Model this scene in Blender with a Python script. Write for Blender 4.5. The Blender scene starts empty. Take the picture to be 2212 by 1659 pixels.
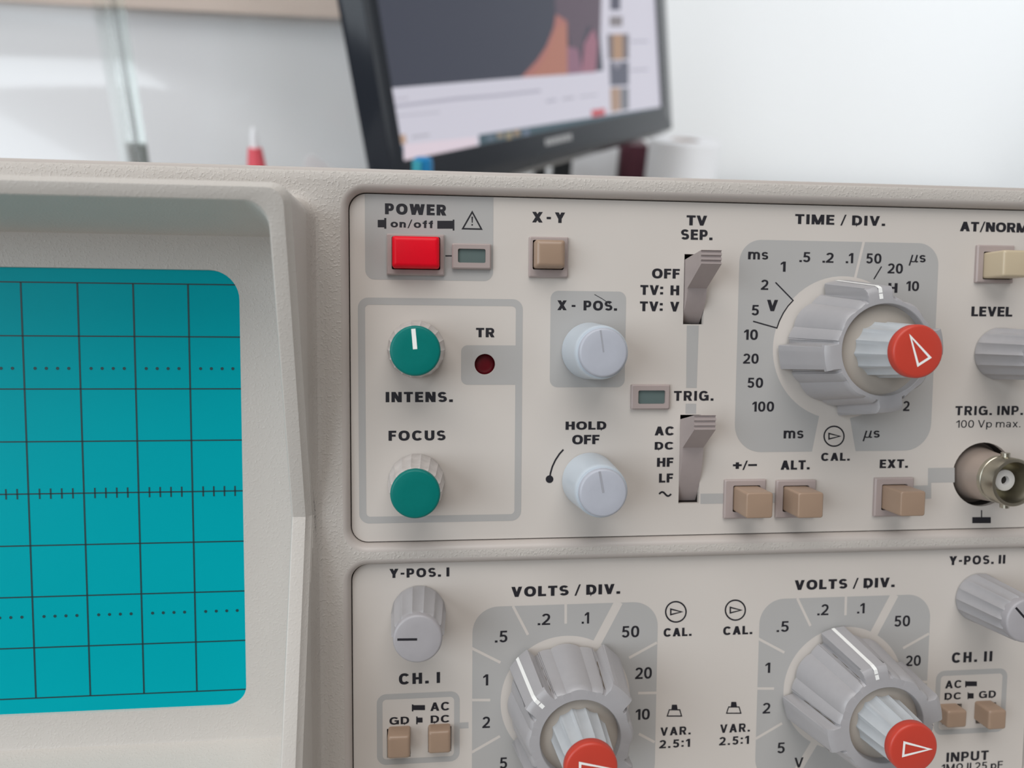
import bpy, bmesh, math, random
from mathutils import Vector, Matrix
random.seed(7)
sc = bpy.context.scene
COL = sc.collection
MM = 0.001
pi = math.pi

# ------------------------------------------------------------------ camera, light, exposure
TILT = math.radians(-21.9)                     # the oscilloscope leans back on its stand
BASE = Vector((75.0, 0.0, -103.0))             # its bottom front edge, in panel millimetres (x right, y inward, z up)
SCOPE_M = Matrix.Translation((0.075, 0.0, 0.0885)) @ Matrix.Rotation(TILT, 4, 'X')

F, PW, PH = 1650.0, 2212.0, 1659.0
R0 = Vector((0.9941842972, 0.0070525502, 0.1074608982))     # camera right, in panel axes (X right, Y up, Z to the viewer)
R1 = Vector((-0.0004144821, -0.9975953763, 0.0693057962))   # camera down
R2 = Vector((0.1076912778, -0.0689472749, -0.9917907350))   # camera forward
CAMP = Vector((75.72955, -8.49439, 147.38209))              # millimetres, Z measured from the control panel


def loc_(v):                                   # panel axes to the scope's own axes
    return Vector((v.x, -v.z, v.y))


cam_d = bpy.data.cameras.new('camera')
cam = bpy.data.objects.new('camera', cam_d)
COL.objects.link(cam)
rot = Matrix((loc_(R0), loc_(-R1), loc_(-R2))).transposed().to_4x4()
CAM_M = SCOPE_M @ Matrix.Translation((loc_(CAMP) - BASE) * MM) @ rot
cam.matrix_world = CAM_M
cam_d.sensor_width = 36.0
cam_d.lens = F / PW * 36.0
cam_d.clip_start = 0.005
cam_d.clip_end = 20
cam_d.dof.use_dof = True
cam_d.dof.focus_distance = 0.143
cam_d.dof.aperture_fstop = 14.0
sc.camera = cam

sc.view_settings.view_transform = 'Standard'
sc.view_settings.look = 'None'
sc.view_settings.exposure = -0.56
sc.view_settings.gamma = 1.0
sc.view_settings.use_curve_mapping = False

world = bpy.data.worlds.new('world')
sc.world = world
world.use_nodes = True
bg = world.node_tree.nodes['Background']
bg.inputs[0].default_value = (1.0, 0.93, 0.88, 1)
bg.inputs[1].default_value = 0.22


def area(name, loc, target, sx, sy, power, colour, spread=180):
    l = bpy.data.lights.new(name, 'AREA')
    l.shape = 'RECTANGLE'
    l.size, l.size_y = sx, sy
    l.energy = power
    l.color = colour
    l.spread = math.radians(spread)
    o = bpy.data.objects.new(name, l)
    COL.objects.link(o)
    o.location = loc
    o.rotation_euler = (Vector(target) - Vector(loc)).to_track_quat('-Z', 'Y').to_euler()
    return o


area('window_daylight', (-1.35, -1.05, 0.88), (0.05, 0.1, 0.15), 1.5, 1.1, 32, (0.86, 0.94, 1.0))
area('back_wall_fill', (1.35, 0.30, 0.75), (0.75, 1.16, 0.3), 0.8, 0.9, 5.6, (0.90, 0.96, 1.0), 110)  # added fill lamp, no real window, to brighten the back wall's right side
area('ceiling_light', (-0.1, -0.28, 1.55), (0.05, 0.0, 0.1), 1.5, 1.0, 26, (1.0, 0.98, 0.96))


# ------------------------------------------------------------------ materials
def srgb(r, g, b):
    f = lambda c: ((c / 255 + 0.055) / 1.055) ** 2.4 if c > 10 else c / 255 / 12.92
    return (f(r), f(g), f(b), 1)


def mat(name, col, rough=0.5, metal=0.0, spec=0.5, grain=0.0, gscale=900, bump=0.0, bscale=900, bdist=0.0001,
        coat=0.0, sss=0.0, emit=None, estr=1.0, trans=0.0, ior=1.45, speck=False):
    m = bpy.data.materials.new(name)
    m.use_nodes = True
    nt = m.node_tree
    b = nt.nodes['Principled BSDF']
    b.inputs['Base Color'].default_value = col
    b.inputs['Roughness'].default_value = rough
    b.inputs['Metallic'].default_value = metal
    b.inputs['Specular IOR Level'].default_value = spec
    b.inputs['Coat Weight'].default_value = coat
    b.inputs['Transmission Weight'].default_value = trans
    b.inputs['IOR'].default_value = ior
    if sss:
        b.inputs['Subsurface Weight'].default_value = sss
        b.inputs['Subsurface Radius'].default_value = (0.001, 0.001, 0.001)
        b.inputs['Subsurface Scale'].default_value = 1.0
    if emit:
        b.inputs['Emission Color'].default_value = emit
        b.inputs['Emission Strength'].default_value = estr
    tc = nt.nodes.new('ShaderNodeTexCoord')
    if grain:
        n = nt.nodes.new('ShaderNodeTexNoise')
        n.inputs['Scale'].default_value = gscale
        n.inputs['Detail'].default_value = 4
        nt.links.new(tc.outputs['Object'], n.inputs['Vector'])
        mx = nt.nodes.new('ShaderNodeMix')
        mx.data_type = 'RGBA'
        mx.inputs[6].default_value = tuple(c * (1 - grain) for c in col[:3]) + (1,)
        mx.inputs[7].default_value = tuple(min(1, c * (1 + grain)) for c in col[:3]) + (1,)
        nt.links.new(n.outputs['Fac'], mx.inputs[0])
        nt.links.new(mx.outputs[2], b.inputs['Base Color'])
    if bump:
        n = nt.nodes.new('ShaderNodeTexNoise')
        n.inputs['Scale'].default_value = bscale
        n.inputs['Detail'].default_value = 1.2
        n.inputs['Distortion'].default_value = 0.3
        nt.links.new(tc.outputs['Object'], n.inputs['Vector'])
        src = n.outputs['Fac']
        if speck:                              # sparse raised grains of moulded plastic
            r = nt.nodes.new('ShaderNodeMapRange')
            r.inputs[1].default_value = 0.50
            r.inputs[2].default_value = 0.90
            nt.links.new(src, r.inputs[0])
            src = r.outputs[0]
        bp = nt.nodes.new('ShaderNodeBump')
        bp.inputs['Strength'].default_value = bump
        bp.inputs['Distance'].default_value = bdist
        nt.links.new(src, bp.inputs['Height'])
        nt.links.new(bp.outputs['Normal'], b.inputs['Normal'])
    return m


M = {}
M['cream'] = mat('cream_panel', (0.585, 0.54, 0.50, 1), 0.5, grain=0.025, gscale=60, bump=0.05, bscale=1500, bdist=0.00005)
M['field'] = mat('grey_print', (0.41, 0.40, 0.39, 1), 0.5, grain=0.02, gscale=60)
M['ink'] = mat('black_ink', (0.012, 0.011, 0.016, 1), 0.55)
M['frame'] = mat('moulded_plastic', (0.50, 0.465, 0.43, 1), 0.42, grain=0.02, gscale=150, bump=0.55, bscale=2100, bdist=0.00018, speck=True)
M['hood'] = mat('moulded_hood', (0.54, 0.51, 0.475, 1), 0.45, grain=0.02, gscale=200, bump=0.35, bscale=2300, bdist=0.00013, speck=True)
M['lip'] = mat('smooth_lip', (0.48, 0.435, 0.405, 1), 0.4)
M['dark'] = mat('dark_gap', (0.018, 0.014, 0.012, 1), 0.7)
M['screen'] = mat('teal_filter', (0.0, 0.36, 0.42, 1), 0.35, spec=0.06, grain=0.05, gscale=25)
M['grat'] = mat('graticule_ink', (0.0, 0.05, 0.06, 1), 0.5)
M['teal'] = mat('teal_cap', (0.0, 0.16, 0.14, 1), 0.38, spec=0.25, grain=0.06, gscale=1500)
M['pale'] = mat('pale_knob', (0.50, 0.465, 0.445, 1), 0.42, grain=0.25, gscale=420)
M['white'] = mat('white_mark', (0.85, 0.85, 0.83, 1), 0.45)
M['bluewhite'] = mat('bluish_white_plastic', (0.50, 0.555, 0.61, 1), 0.3, grain=0.02, gscale=400)
M['bluecap'] = mat('bluish_cap', (0.43, 0.445, 0.50, 1), 0.4, grain=0.03, gscale=900)
M['groove'] = mat('engraved_line', (0.33, 0.335, 0.37, 1), 0.6)
M['grey'] = mat('grey_plastic', (0.36, 0.35, 0.36, 1), 0.33, grain=0.04, gscale=600)
M['greycap'] = mat('grey_cap', (0.36, 0.345, 0.36, 1), 0.4, grain=0.03, gscale=900)
M['grime'] = mat('grime', (0.11, 0.08, 0.045, 1), 0.8, grain=0.4, gscale=2500)
M['disc'] = mat('beige_disc', (0.41, 0.365, 0.32, 1), 0.4)
M['red'] = mat('red_plastic', (0.76, 0.002, 0.016, 1), 0.4, spec=0.25, grain=0.04, gscale=1200)
M['redcap'] = mat('orange_red_cap', (0.52, 0.05, 0.03, 1), 0.38)
M['bezel'] = mat('mauve_bezel', (0.375, 0.31, 0.295, 1), 0.42)
M['tan'] = mat('tan_button', (0.33, 0.228, 0.162, 1), 0.33, grain=0.03, gscale=500)
M['cream_btn'] = mat('cream_button', (0.52, 0.43, 0.30, 1), 0.33)
M['lever'] = mat('mauve_lever', (0.36, 0.305, 0.295, 1), 0.45, grain=0.04, gscale=900)
M['lens'] = mat('smoked_lens', (0.115, 0.155, 0.15, 1), 0.15)
M['darkred'] = mat('dark_red_lens', (0.13, 0.004, 0.010, 1), 0.25, grain=0.3, gscale=700)
M['nickel'] = mat('nickel', (0.48, 0.45, 0.37, 1), 0.3, 1.0, grain=0.06, gscale=500)
M['brass'] = mat('dull_brass_plate', (0.46, 0.38, 0.33, 1), 0.42, 0.6)
M['ptfe'] = mat('white_insulator', (0.62, 0.60, 0.58, 1), 0.45)
M['wall'] = mat('white_wall', (0.86, 0.87, 0.88, 1), 0.8, grain=0.01, gscale=6)
M['desk'] = mat('desk_laminate', (0.55, 0.52, 0.48, 1), 0.45, grain=0.05, gscale=30)
M['floor'] = mat('floor_lino', (0.35, 0.32, 0.28, 1), 0.6, grain=0.08, gscale=10)
M['gloss'] = mat('glossy_white', (0.70, 0.71, 0.73, 1), 0.16, spec=0.6, coat=0.4)
M['wood'] = mat('pale_wood', (0.62, 0.52, 0.46, 1), 0.55, grain=0.08, gscale=25)
M['black'] = mat('glossy_black', (0.020, 0.024, 0.032, 1), 0.12, spec=0.3)
M['matblack'] = mat('matt_black', (0.012, 0.014, 0.016, 1), 0.5)
M['logo'] = mat('silver_print', (0.45, 0.45, 0.46, 1), 0.4)
M['glass'] = mat('clear_glass', (0.90, 0.97, 0.95, 1), 0.03, trans=1.0, ior=1.2)
M['steel'] = mat('steel', (0.5, 0.5, 0.5, 1), 0.35, 1.0)
M['greymetal'] = mat('grey_clip', (0.42, 0.44, 0.44, 1), 0.45)
M['pinkred'] = mat('pinkish_red', (0.72, 0.10, 0.13, 1), 0.4)
M['tip'] = mat('white_plastic', (0.82, 0.83, 0.86, 1), 0.4)
M['paper'] = mat('white_paper', (0.82, 0.82, 0.84, 1), 0.8)
M['maroon'] = mat('maroon_card', (0.09, 0.022, 0.036, 1), 0.5, grain=0.4, gscale=60)
M['blue'] = mat('blue_plastic', (0.01, 0.22, 0.50, 1), 0.35)
M['aqua'] = mat('aqua_plastic', (0.05, 0.38, 0.48, 1), 0.35)


# ------------------------------------------------------------------ helpers
def link(o, parent=None):
    COL.objects.link(o)
    if parent is not None:
        o.parent = parent
    return o


def tag(o, label=None, cat=None, group=None, kind=None):
    if label: o['label'] = label
    if cat: o['category'] = cat
    if group: o['group'] = group
    if kind: o['kind'] = kind
    return o


def empty(name, mw):
    o = bpy.data.objects.new(name, None)
    o.empty_display_size = 0.01
    COL.objects.link(o)
    o.matrix_world = mw
    return o


class MB:                                       # collects faces in millimetres, links them as one mesh object
    def __init__(s):
        s.v, s.f, s.mi = [], [], []

    def add(s, verts, faces, mi=0):
        n = len(s.v)
        s.v += [tuple(p) for p in verts]
        for f in faces:
            s.f.append([i + n for i in f])
            s.mi.append(mi)

    def poly(s, pts, mi=0):
        s.add(pts, [list(range(len(pts)))], mi)

    def loft(s, rings, mi=0, cap0=False, cap1=False, closed=True):
        n = len(rings[0])
        vs = [p for r in rings for p in r]
        fs = []
        for k in range(len(rings) - 1):
            for i in range(n if closed else n - 1):
                j = (i + 1) % n
                fs.append([k * n + i, k * n + j, (k + 1) * n + j, (k + 1) * n + i])
        if cap0: fs.append(list(range(n))[::-1])
        if cap1: fs.append([(len(rings) - 1) * n + i for i in range(n)])
        s.add(vs, fs, mi)

    def box(s, x0, x1, y0, y1, z0, z1, mi=0):
        v = [(x, y, z) for x in (x0, x1) for y in (y0, y1) for z in (z0, z1)]
        s.add(v, [[0, 1, 3, 2], [4, 6, 7, 5], [0, 4, 5, 1], [2, 3, 7, 6], [0, 2, 6, 4], [1, 5, 7, 3]], mi)

    def holes(s, loops, y, mi=0):               # a flat face at depth y: first loop outside, the rest are openings
        bm = bmesh.new()
        for lp in loops:
            vs = [bm.verts.new((p[0], y, p[1])) for p in lp]
            for i in range(len(vs)):
                bm.edges.new((vs[i], vs[(i + 1) % len(vs)]))
        bmesh.ops.triangle_fill(bm, use_beauty=True, use_dissolve=False, edges=bm.edges[:], normal=(0, -1, 0))
        bm.verts.index_update()
        s.add([tuple(v.co) for v in bm.verts], [[v.index for v in f.verts] for f in bm.faces], mi)
        bm.free()

    def build(s, name, mats, parent=None, loc=(0, 0, 0), angle=35, scale=MM, fix=True):
        me = bpy.data.meshes.new(name)
        me.from_pydata([(p[0] * scale, p[1] * scale, p[2] * scale) for p in s.v], [], s.f)
        if not isinstance(mats, (list, tuple)): mats = [mats]
        for m in mats: me.materials.append(m)
        for p, k in zip(me.polygons, s.mi):
            p.material_index = k
            p.use_smooth = angle is not None
        if fix:
            bm = bmesh.new()
            bm.from_mesh(me)
            bmesh.ops.remove_doubles(bm, verts=bm.verts, dist=1e-7)
            bmesh.ops.recalc_face_normals(bm, faces=bm.faces)
            bm.to_mesh(me)
            bm.free()
        if angle is not None:
            me.set_sharp_from_angle(angle=math.radians(angle))
        o = bpy.data.objects.new(name, me)
        link(o, parent)
        o.location = loc
        return o


def U(px, py, h=0.0):                           # where the photo's sight line meets the plane h mm in front of the panel
    d = R0 * ((px - PW / 2) / F) + R1 * ((py - PH / 2) / F) + R2
    t = (h - CAMP.z) / d.z
    p = CAMP + d * t
    return p.x, p.y


def L(x, y, h=0.0):                             # panel millimetres to the scope's own axes (still millimetres)
    return (x - BASE.x, -h - BASE.y, y - BASE.z)


def Lm(x, y, h=0.0):
    return tuple(c * MM for c in L(x, y, h))


def S(px):                                      # pixels to millimetres on the panel around its middle
    return px * 0.0893


def rrect(x0, x1, y0, y1, r, n=6, top=True, bottom=True, sub=0):
    """rounded rectangle outline, counter-clockwise from the bottom left; r may be (bottom, top)"""
    rb, rt = r if isinstance(r, tuple) else (r, r)
    pts = []
    def corner(cx, cy, rr, a0):
        for k in range(n + 1):
            a = math.radians(a0 + 90 * k / n)
            pts.append((cx + rr * math.cos(a), cy + rr * math.sin(a)))
    corner(x0 + rb, y0 + rb, rb, 180)
    corner(x1 - rb, y0 + rb, rb, 270)
    corner(x1 - rt, y1 - rt, rt, 0)
    corner(x0 + rt, y1 - rt, rt, 90)
    return pts


def circle(cx, cy, r, n=48, a0=0, a1=360):
    full = abs(a1 - a0 - 360) < 1e-6
    k = n if full else n + 1
    return [(cx + r * math.cos(math.radians(a0 + (a1 - a0) * i / n)), cy + r * math.sin(math.radians(a0 + (a1 - a0) * i / n))) for i in range(k)]


# ------------------------------------------------------------------ lettering: strokes of a bold grotesque, cap height 1
def stroke(pts, w, closed=False):
    """quads along a centre line, with mitred joints"""
    P = [Vector((p[0], p[1])) for p in pts]
    n = len(P)
    off = []
    for i in range(n):
        a = P[i - 1] if (i > 0 or closed) else None
        b = P[(i + 1) % n] if (i < n - 1 or closed) else None
        d1 = (P[i] - a).normalized() if a is not None else None
        d2 = (b - P[i]).normalized() if b is not None else None
        if d1 is None: d1 = d2
        if d2 is None: d2 = d1
        n1 = Vector((-d1.y, d1.x)); n2 = Vector((-d2.y, d2.x))
        m = n1 + n2
        if m.length < 1e-4: m = n1
        m.normalize()
        k = 1 / max(0.4, m.dot(n1))
        off.append(m * (w / 2 * k))
    out = []
    for i in range(n if closed else n - 1):
        j = (i + 1) % n
        out.append([tuple(P[i] - off[i]), tuple(P[j] - off[j]), tuple(P[j] + off[j]), tuple(P[i] + off[i])])
    return out


def ell(cx, cy, rx, ry, a0, a1, n=18, p=2.3):
    o = []
    for i in range(n + 1):
        a = math.radians(a0 + (a1 - a0) * i / n)
        c, s = math.cos(a), math.sin(a)
        o.append((cx + rx * math.copysign(abs(c) ** (2 / p), c), cy + ry * math.copysign(abs(s) ** (2 / p), s)))
    return o


def dg(x0, y0, x1, y1, w):                      # diagonal with level ends
    return [[(x0 - w / 2, y0), (x0 + w / 2, y0), (x1 + w / 2, y1), (x1 - w / 2, y1)]]


def rc(x0, y0, x1, y1):
    return [[(x0, y0), (x1, y0), (x1, y1), (x0, y1)]]


def glyph(c, s):
    i = s / 2
    t = s * 0.88                                # horizontals are a little thinner
    j = t / 2
    x = 0.72                                    # height of small letters
    if c == ' ': return 0.13, []
    if c == '.': return s * 1.05, rc(0, 0, s * 1.05, s * 1.05)
    if c == ':': return s * 1.05, rc(0, 0.06, s, 0.06 + s) + rc(0, 0.62, s, 0.62 + s)
    if c == '-': return 0.34, rc(0.02, 0.34, 0.32, 0.34 + t)
    if c == '_': return 0.72, rc(0, 0.40, 0.72, 0.40 + t)
    if c == '+': return 0.72, rc(0, 0.40, 0.72, 0.40 + t) + rc(0.36 - i, 0.08, 0.36 + i, 0.8 + t * .3)
    if c == '/': return 0.40, dg(0.06, -0.06, 0.36, 1.06, s * 0.5)
    if c == '|': return s, rc(0, 0, s, 1)
    if c == '~':
        return 0.9, stroke([(0.9 * k / 24, 0.5 + 0.17 * math.sin(2 * pi * k / 24) + 0.10 * (k / 12 - 1) * -1 * 0) for k in range(25)], s * 0.85)
    if c == 'I': return s, rc(0, 0, s, 1)
    if c == 'L': return 0.54, rc(0, 0, s, 1) + rc(0, 0, 0.54, t)
    if c == 'E': return 0.56, rc(0, 0, s, 1) + rc(0, 0, 0.56, t) + rc(0, 1 - t, 0.55, 1) + rc(0, 0.52 - j, 0.52, 0.52 + j)
    if c == 'F': return 0.54, rc(0, 0, s, 1) + rc(0, 1 - t, 0.54, 1) + rc(0, 0.51 - j, 0.50, 0.51 + j)
    if c == 'H': return 0.68, rc(0, 0, s, 1) + rc(0.68 - s, 0, 0.68, 1) + rc(0, 0.51 - j, 0.68, 0.51 + j)
    if c == 'T': return 0.62, rc(0, 1 - t, 0.62, 1) + rc(0.31 - i, 0, 0.31 + i, 1)
    if c == 'N': return 0.70, rc(0, 0, s * .95, 1) + rc(0.70 - s * .95, 0, 0.70, 1) + dg(s * .55, 1, 0.70 - s * .55, 0, s * 1.15)
    if c == 'M':
        return 0.86, rc(0, 0, s * .92, 1) + rc(0.86 - s * .92, 0, 0.86, 1) + dg(s * .55, 1, 0.43, 0.0, s * 1.05) + dg(0.86 - s * .55, 1, 0.43, 0.0, s * 1.05)
    if c == 'V': return 0.72, dg(i, 1, 0.36, 0, s * .98) + dg(0.72 - i, 1, 0.36, 0, s * .98)
    if c == 'A': return 0.76, dg(i * 1.1, 0, 0.38, 1, s * 1.1) + dg(0.76 - i * 1.1, 0, 0.38, 1, s * 1.1) + rc(0.16, 0.22, 0.60, 0.22 + t)
    if c == 'W':
        return 1.06, dg(i, 1, 0.28, 0, s) + dg(0.53, 1, 0.28, 0, s) + dg(0.53, 1, 0.78, 0, s) + dg(1.06 - i, 1, 0.78, 0, s)
    if c == 'X': return 0.74, dg(i * 1.15, 0, 0.74 - i * 1.15, 1, s * 1.15) + dg(i * 1.15, 1, 0.74 - i * 1.15, 0, s * 1.15)
    if c == 'Y': return 0.72, dg(i * 1.15, 1, 0.36, 0.42, s * 1.15) + dg(0.72 - i * 1.15, 1, 0.36, 0.42, s * 1.15) + rc(0.36 - i, 0, 0.36 + i, 0.47)
    if c in 'O': return 0.80, stroke(ell(0.40, 0.5, 0.40 - i, 0.5 - j, 0, 360, 36, 2.35)[:-1], s * 0.97, True)
    if c == '0': return 0.60, stroke(ell(0.30, 0.5, 0.30 - i, 0.5 - j, 0, 360, 32, 2.4)[:-1], s * 0.97, True)
    if c == 'C': return 0.74, stroke(ell(0.39, 0.5, 0.39 - i, 0.5 - j, 38, 322, 30, 2.35), s * 0.97)
    if c == 'G':
        return 0.78, stroke(ell(0.39, 0.5, 0.39 - i, 0.5 - j, 38, 325, 30, 2.35), s * 0.97) + rc(0.42, 0.40, 0.78, 0.40 + t) + rc(0.78 - s, 0.02, 0.78, 0.46)
    if c == 'D':
        r = 0.42
        p = [(i, i), (0.70 - r, j)] + ell(0.70 - r, 0.5, r - i, 0.5 - j, -90, 90, 18, 2.4) + [(i, 1 - j)]
        return 0.70, rc(0, 0, s, 1) + stroke(p[1:], s * 0.95) + rc(0, 0, 0.70 - r, t)
    if c in 'PR':
        yb = 0.42 if c == 'P' else 0.46
        w = 0.63 if c == 'P' else 0.66
        ry = (1 - j - yb) / 2
        p = [(i, 1 - j)] + ell(w - 0.28, yb + ry, 0.28 - i, ry, 90, -90, 14, 2.3) + [(i, yb)]
        g = rc(0, 0, s, 1) + stroke(p, t)
        if c == 'R':
            g += dg(0.36, yb, 0.66 - i * 1.0, 0, s * 1.12)
        return (w if c == 'P' else 0.68), g
    if c == 'U':
        return 0.70, stroke([(i, 1)] + ell(0.35, 0.36, 0.35 - i, 0.36 - j, 180, 360, 18, 2.3) + [(0.70 - i, 1)], s * 0.98)
    if c == 'S':
        w = 0.64
        ry = (1 - t) / 4
        p = ell(w / 2, 0.5 + ry, w / 2 - i, ry, 25, 270, 16, 2.2) + ell(w / 2, 0.5 - ry, w / 2 - i * 0.95, ry, 90, -155, 16, 2.2)[1:]
        return w, stroke(p, t)
    if c == '1': return 0.36, rc(0.36 - s, 0, 0.36, 1) + [[(0.36 - s, 1), (0.36 - s * .5, 1), (0.36 - s * .6, 0.82), (0, 0.66), (0, 0.66 + t)]]
    if c == '2':
        w = 0.58
        p = ell(w / 2, 0.70, w / 2 - i, 0.30 - j, 165, -25, 16, 2.2)
        p += [(w * .70, 0.45), (i * 1.15, j + 0.04)]
        return w, stroke(p, s * 0.93) + rc(0, 0, w, t)
    if c == '5':
        w = 0.58
        p = ell(w / 2 - 0.01, 0.33, w / 2 - i, 0.33 - j, 128, -155, 20, 2.2)
        return w, stroke(p, s * 0.93) + rc(0.09, 1 - t, w * .93, 1) + [[(0.09, 1), (0.09 + s * .85, 1), (0.06 + s * .85, 0.50), (0.05, 0.46)]]
    if c == 'o': return 0.62, stroke(ell(0.31, x / 2, 0.31 - i, x / 2 - j, 0, 360, 30, 2.2)[:-1], s * 0.93, True)
    if c in 'nm':
        r = 0.25
        def arch(x0):
            return stroke([(x0 + i, x * .55)] + ell(x0 + r, x - 0.27, r - i * .98, 0.27 - j, 170, 0, 14, 2.2) + [(x0 + 2 * r - i, 0)], s * 0.92)
        g = rc(0, 0, s, x) + arch(0.03)
        if c == 'm': g += arch(0.03 + 2 * r - s)
        return (0.53 if c == 'n' else 1.03 - s), g
    if c == 'f': return 0.38, stroke([(0.11 + i, 0), (0.11 + i, 0.80)] + ell(0.11 + i + 0.15, 0.80, 0.15, 0.20 - j, 180, 95, 8, 2), s * .95) + rc(0, x - t, 0.36, x)
    if c == 's':
        w = 0.50
        ry = (x - t * .92) / 4
        p = ell(w / 2, x / 2 + ry, w / 2 - i, ry, 20, 270, 14, 2.2) + ell(w / 2, x / 2 - ry, w / 2 - i, ry, 90, -160, 14, 2.2)[1:]
        return w, stroke(p, t * .92)
    if c == 'a':
        return 0.55, stroke([(0.04 + i * .5, x * .80)] + ell(0.26, x - 0.20, 0.26 - i, 0.20 - j, 140, 0, 10, 2.2) + [(0.52 - i, 0)], s * .9) + \
            stroke(ell(0.24, 0.21, 0.24 - i, 0.21 - j, 0, 360, 20, 2.2)[:-1], s * .88, True)
    if c == 'x': return 0.56, dg(i * 1.1, 0, 0.56 - i * 1.1, x, s * 1.1) + dg(i * 1.1, x, 0.56 - i * 1.1, 0, s * 1.1)
    if c == 'p': return 0.60, rc(0, -0.27, s, x) + stroke(ell(0.31, x / 2, 0.29 - i, x / 2 - j, 0, 360, 26, 2.2)[:-1], s * .92, True)
    if c == 'u':                                # the micro sign, slanted
        g = stroke([(0.0, -0.34), (0.22, x)], s * .62) + stroke([(0.10, 0.12)] + ell(0.28, 0.15, 0.17, 0.15 - j * .6, 190, 330, 10, 2) + [(0.56, x)], s * .62) + \
            stroke([(0.56, x), (0.47, 0.16), (0.52, 0.03), (0.64, 0.08)], s * .62)
        return 0.66, g
    if c == 'Q':                                # ohm sign
        return 0.78, stroke([(0.02, j), (0.24, j)] + ell(0.39, 0.58, 0.35 - i, 0.42 - j, 235, -55, 26, 2.1) + [(0.54, j), (0.76, j)], s * .95)
    raise ValueError(c)


def text_polys(txt, s, track):
    x, out = 0.0, []
    for c in txt:
        w, g = glyph(c, s)
        for p in g: out.append([(q[0] + x, q[1]) for q in p])
        x += w + track
    return out


# ------------------------------------------------------------------ the room
def structure(name, mb, m, scale=1.0):
    o = mb.build(name, m, None, scale=scale)
    o['kind'] = 'structure'
    return o


b = MB(); b.box(-1.9, 1.9, -1.6, 1.24, -0.80, -0.74); structure('floor', b, M['floor'])
b = MB(); b.box(-1.9, 1.9, 1.16, 1.24, -0.74, 1.7); structure('wall_back', b, M['wall'])
b = MB(); b.box(1.9, 1.98, -1.6, 1.24, -0.74, 1.7); structure('wall_right', b, M['wall'])

C0 = CAM_M.translation.copy()


def ray(px, py):
    return (CAM_M.to_3x3() @ Vector(((px - PW / 2) / F, -(py - PH / 2) / F, -1.0)))


def at_depth(px, py, d):
    return C0 + ray(px, py) * d


# the desk: top and four legs
desk = empty('desk', Matrix.Translation((0.1, 0.35, -0.74)))
tag(desk, 'pale laminate desk carrying the oscilloscope and the computer monitor', 'desk')
b = MB(); b.box(-0.95, 0.95, -0.62, 0.78, 0.712, 0.74); b.build('desk_top', M['desk'], desk, scale=1)
for sx in (-0.9, 0.9):
    for sy in (-0.57, 0.72):
        b = MB(); b.box(sx - .03, sx + .03, sy - .03, sy + .03, 0, 0.712); b.build('leg', M['steel'], desk, scale=1)

# ------------------------------------------------------------------ the oscilloscope
scope = empty('oscilloscope', SCOPE_M)
tag(scope, 'beige bench oscilloscope with teal screen and two panels of knobs and buttons', 'oscilloscope')

XL = 60.9                                       # left edge of both control panels
XR = U(2221, 1420)[0]
UT, UB = 17.0, -49.3                            # upper panel
LT, LB = U(1300, 1206)[1], -105.0                # lower panel
FH = 2.0                                        # the moulded frame stands this far in front of the panels
XW0, XW1 = -80.0, XR + 7.0
YT = U(1300, 388.5, FH)[1]                      # top edge of the frame's face
YT2 = U(1300, 378.5, 0.2)[1]
YB = -110.0

HX0, HX1 = -73.0, 53.0                         # screen hood, outer edge of its rim
HY0, HY1 = -103.0, 13.6
KY = -43.0                                      # the hood's sides bend here


def hood_h(y):
    if y >= KY: return 5.0 + (y - KY) * 0.324
    return 5.0 + (KY - y) * 0.346


def hood_ring(d, r, dh=0.0, flat=None, dyt=0.0, dyb=0.0, rise=None):
    """a ring of the hood, d mm outside the rim's outer edge"""
    x0, x1, y0, y1 = HX0 - d, HX1 + d, HY0 - d - dyb, HY1 + d + dyt
    pts = rrect(x0, x1, y0, y1, r, 6)
    n = 7
    c = [pts[k * n:(k + 1) * n] for k in range(4)]
    out = []
    def side(a, b_, vertical):
        res = []
        if vertical:
            ys = [a[1] + (KY - a[1]) * k / 10 for k in range(1, 11)] + [KY + (b_[1] - KY) * k / 10 for k in range(1, 10)]
            res = [(a[0] + (b_[0] - a[0]) * 0, y) for y in ys]
        return res
    out = c[0] + c[1] + side(c[1][-1], c[2][0], True) + c[2] + c[3] + side(c[3][-1], c[0][0], True)
    hh = lambda y: hood_h(min(max(y, HY0), HY1))
    if rise is not None:                        # the fillet between the frame and the hood's side
        return [L(x, y, min(FH + rise, hh(y) - 1.7)) for x, y in out]
    return [L(x, y, (hh(y) + dh) if flat is None else flat) for x, y in out]


# front frame with its openings
fm = MB()
outer = rrect(XW0, XW1, YB, YT, 3.0, 6)
lip_u = rrect(XL - 1.5, XR + 1.5, UB - 1.5, UT + 1.5, 4.6, 8)
lip_l = rrect(XL - 1.5, XR + 1.5, LB - 1.5, LT + 1.5, 4.6, 8)
hd = rrect(HX0 - 3.4, HX1 + 3.4, HY0 - 3.4, HY1 + 3.4, 4.5, 6)
fm.holes([[L(x, y)[::2] for x, y in lp] for lp in (outer, lip_u, lip_l, hd)], -FH)
for (y0, y1) in ((UB, UT), (LB, LT)):           # rolled edges down to the panels
    rings = []
    for d, h in ((1.5, FH), (1.05, FH - .12), (0.65, FH - .45), (0.35, FH - .95), (0.22, FH - 1.5), (0.2, -1.5)):
        rings.append([L(x, y, h) for x, y in rrect(XL - d, XR + d, y0 - d, y1 + d, 3.1 + d, 8)])
    fm.loft(rings, 1)
rings = []
for d, h in ((0.0, FH), (0.10, FH - .04), (0.32, FH - .26), (0.36, FH - .5), (0.36, -0.3)):
    rings.append([L(x, y, h) for x, y in rrect(XW0 - d, XW1 + d, YB - d, YT + d, 3.0 + d, 6)])
fm.loft(rings, 0)
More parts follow.
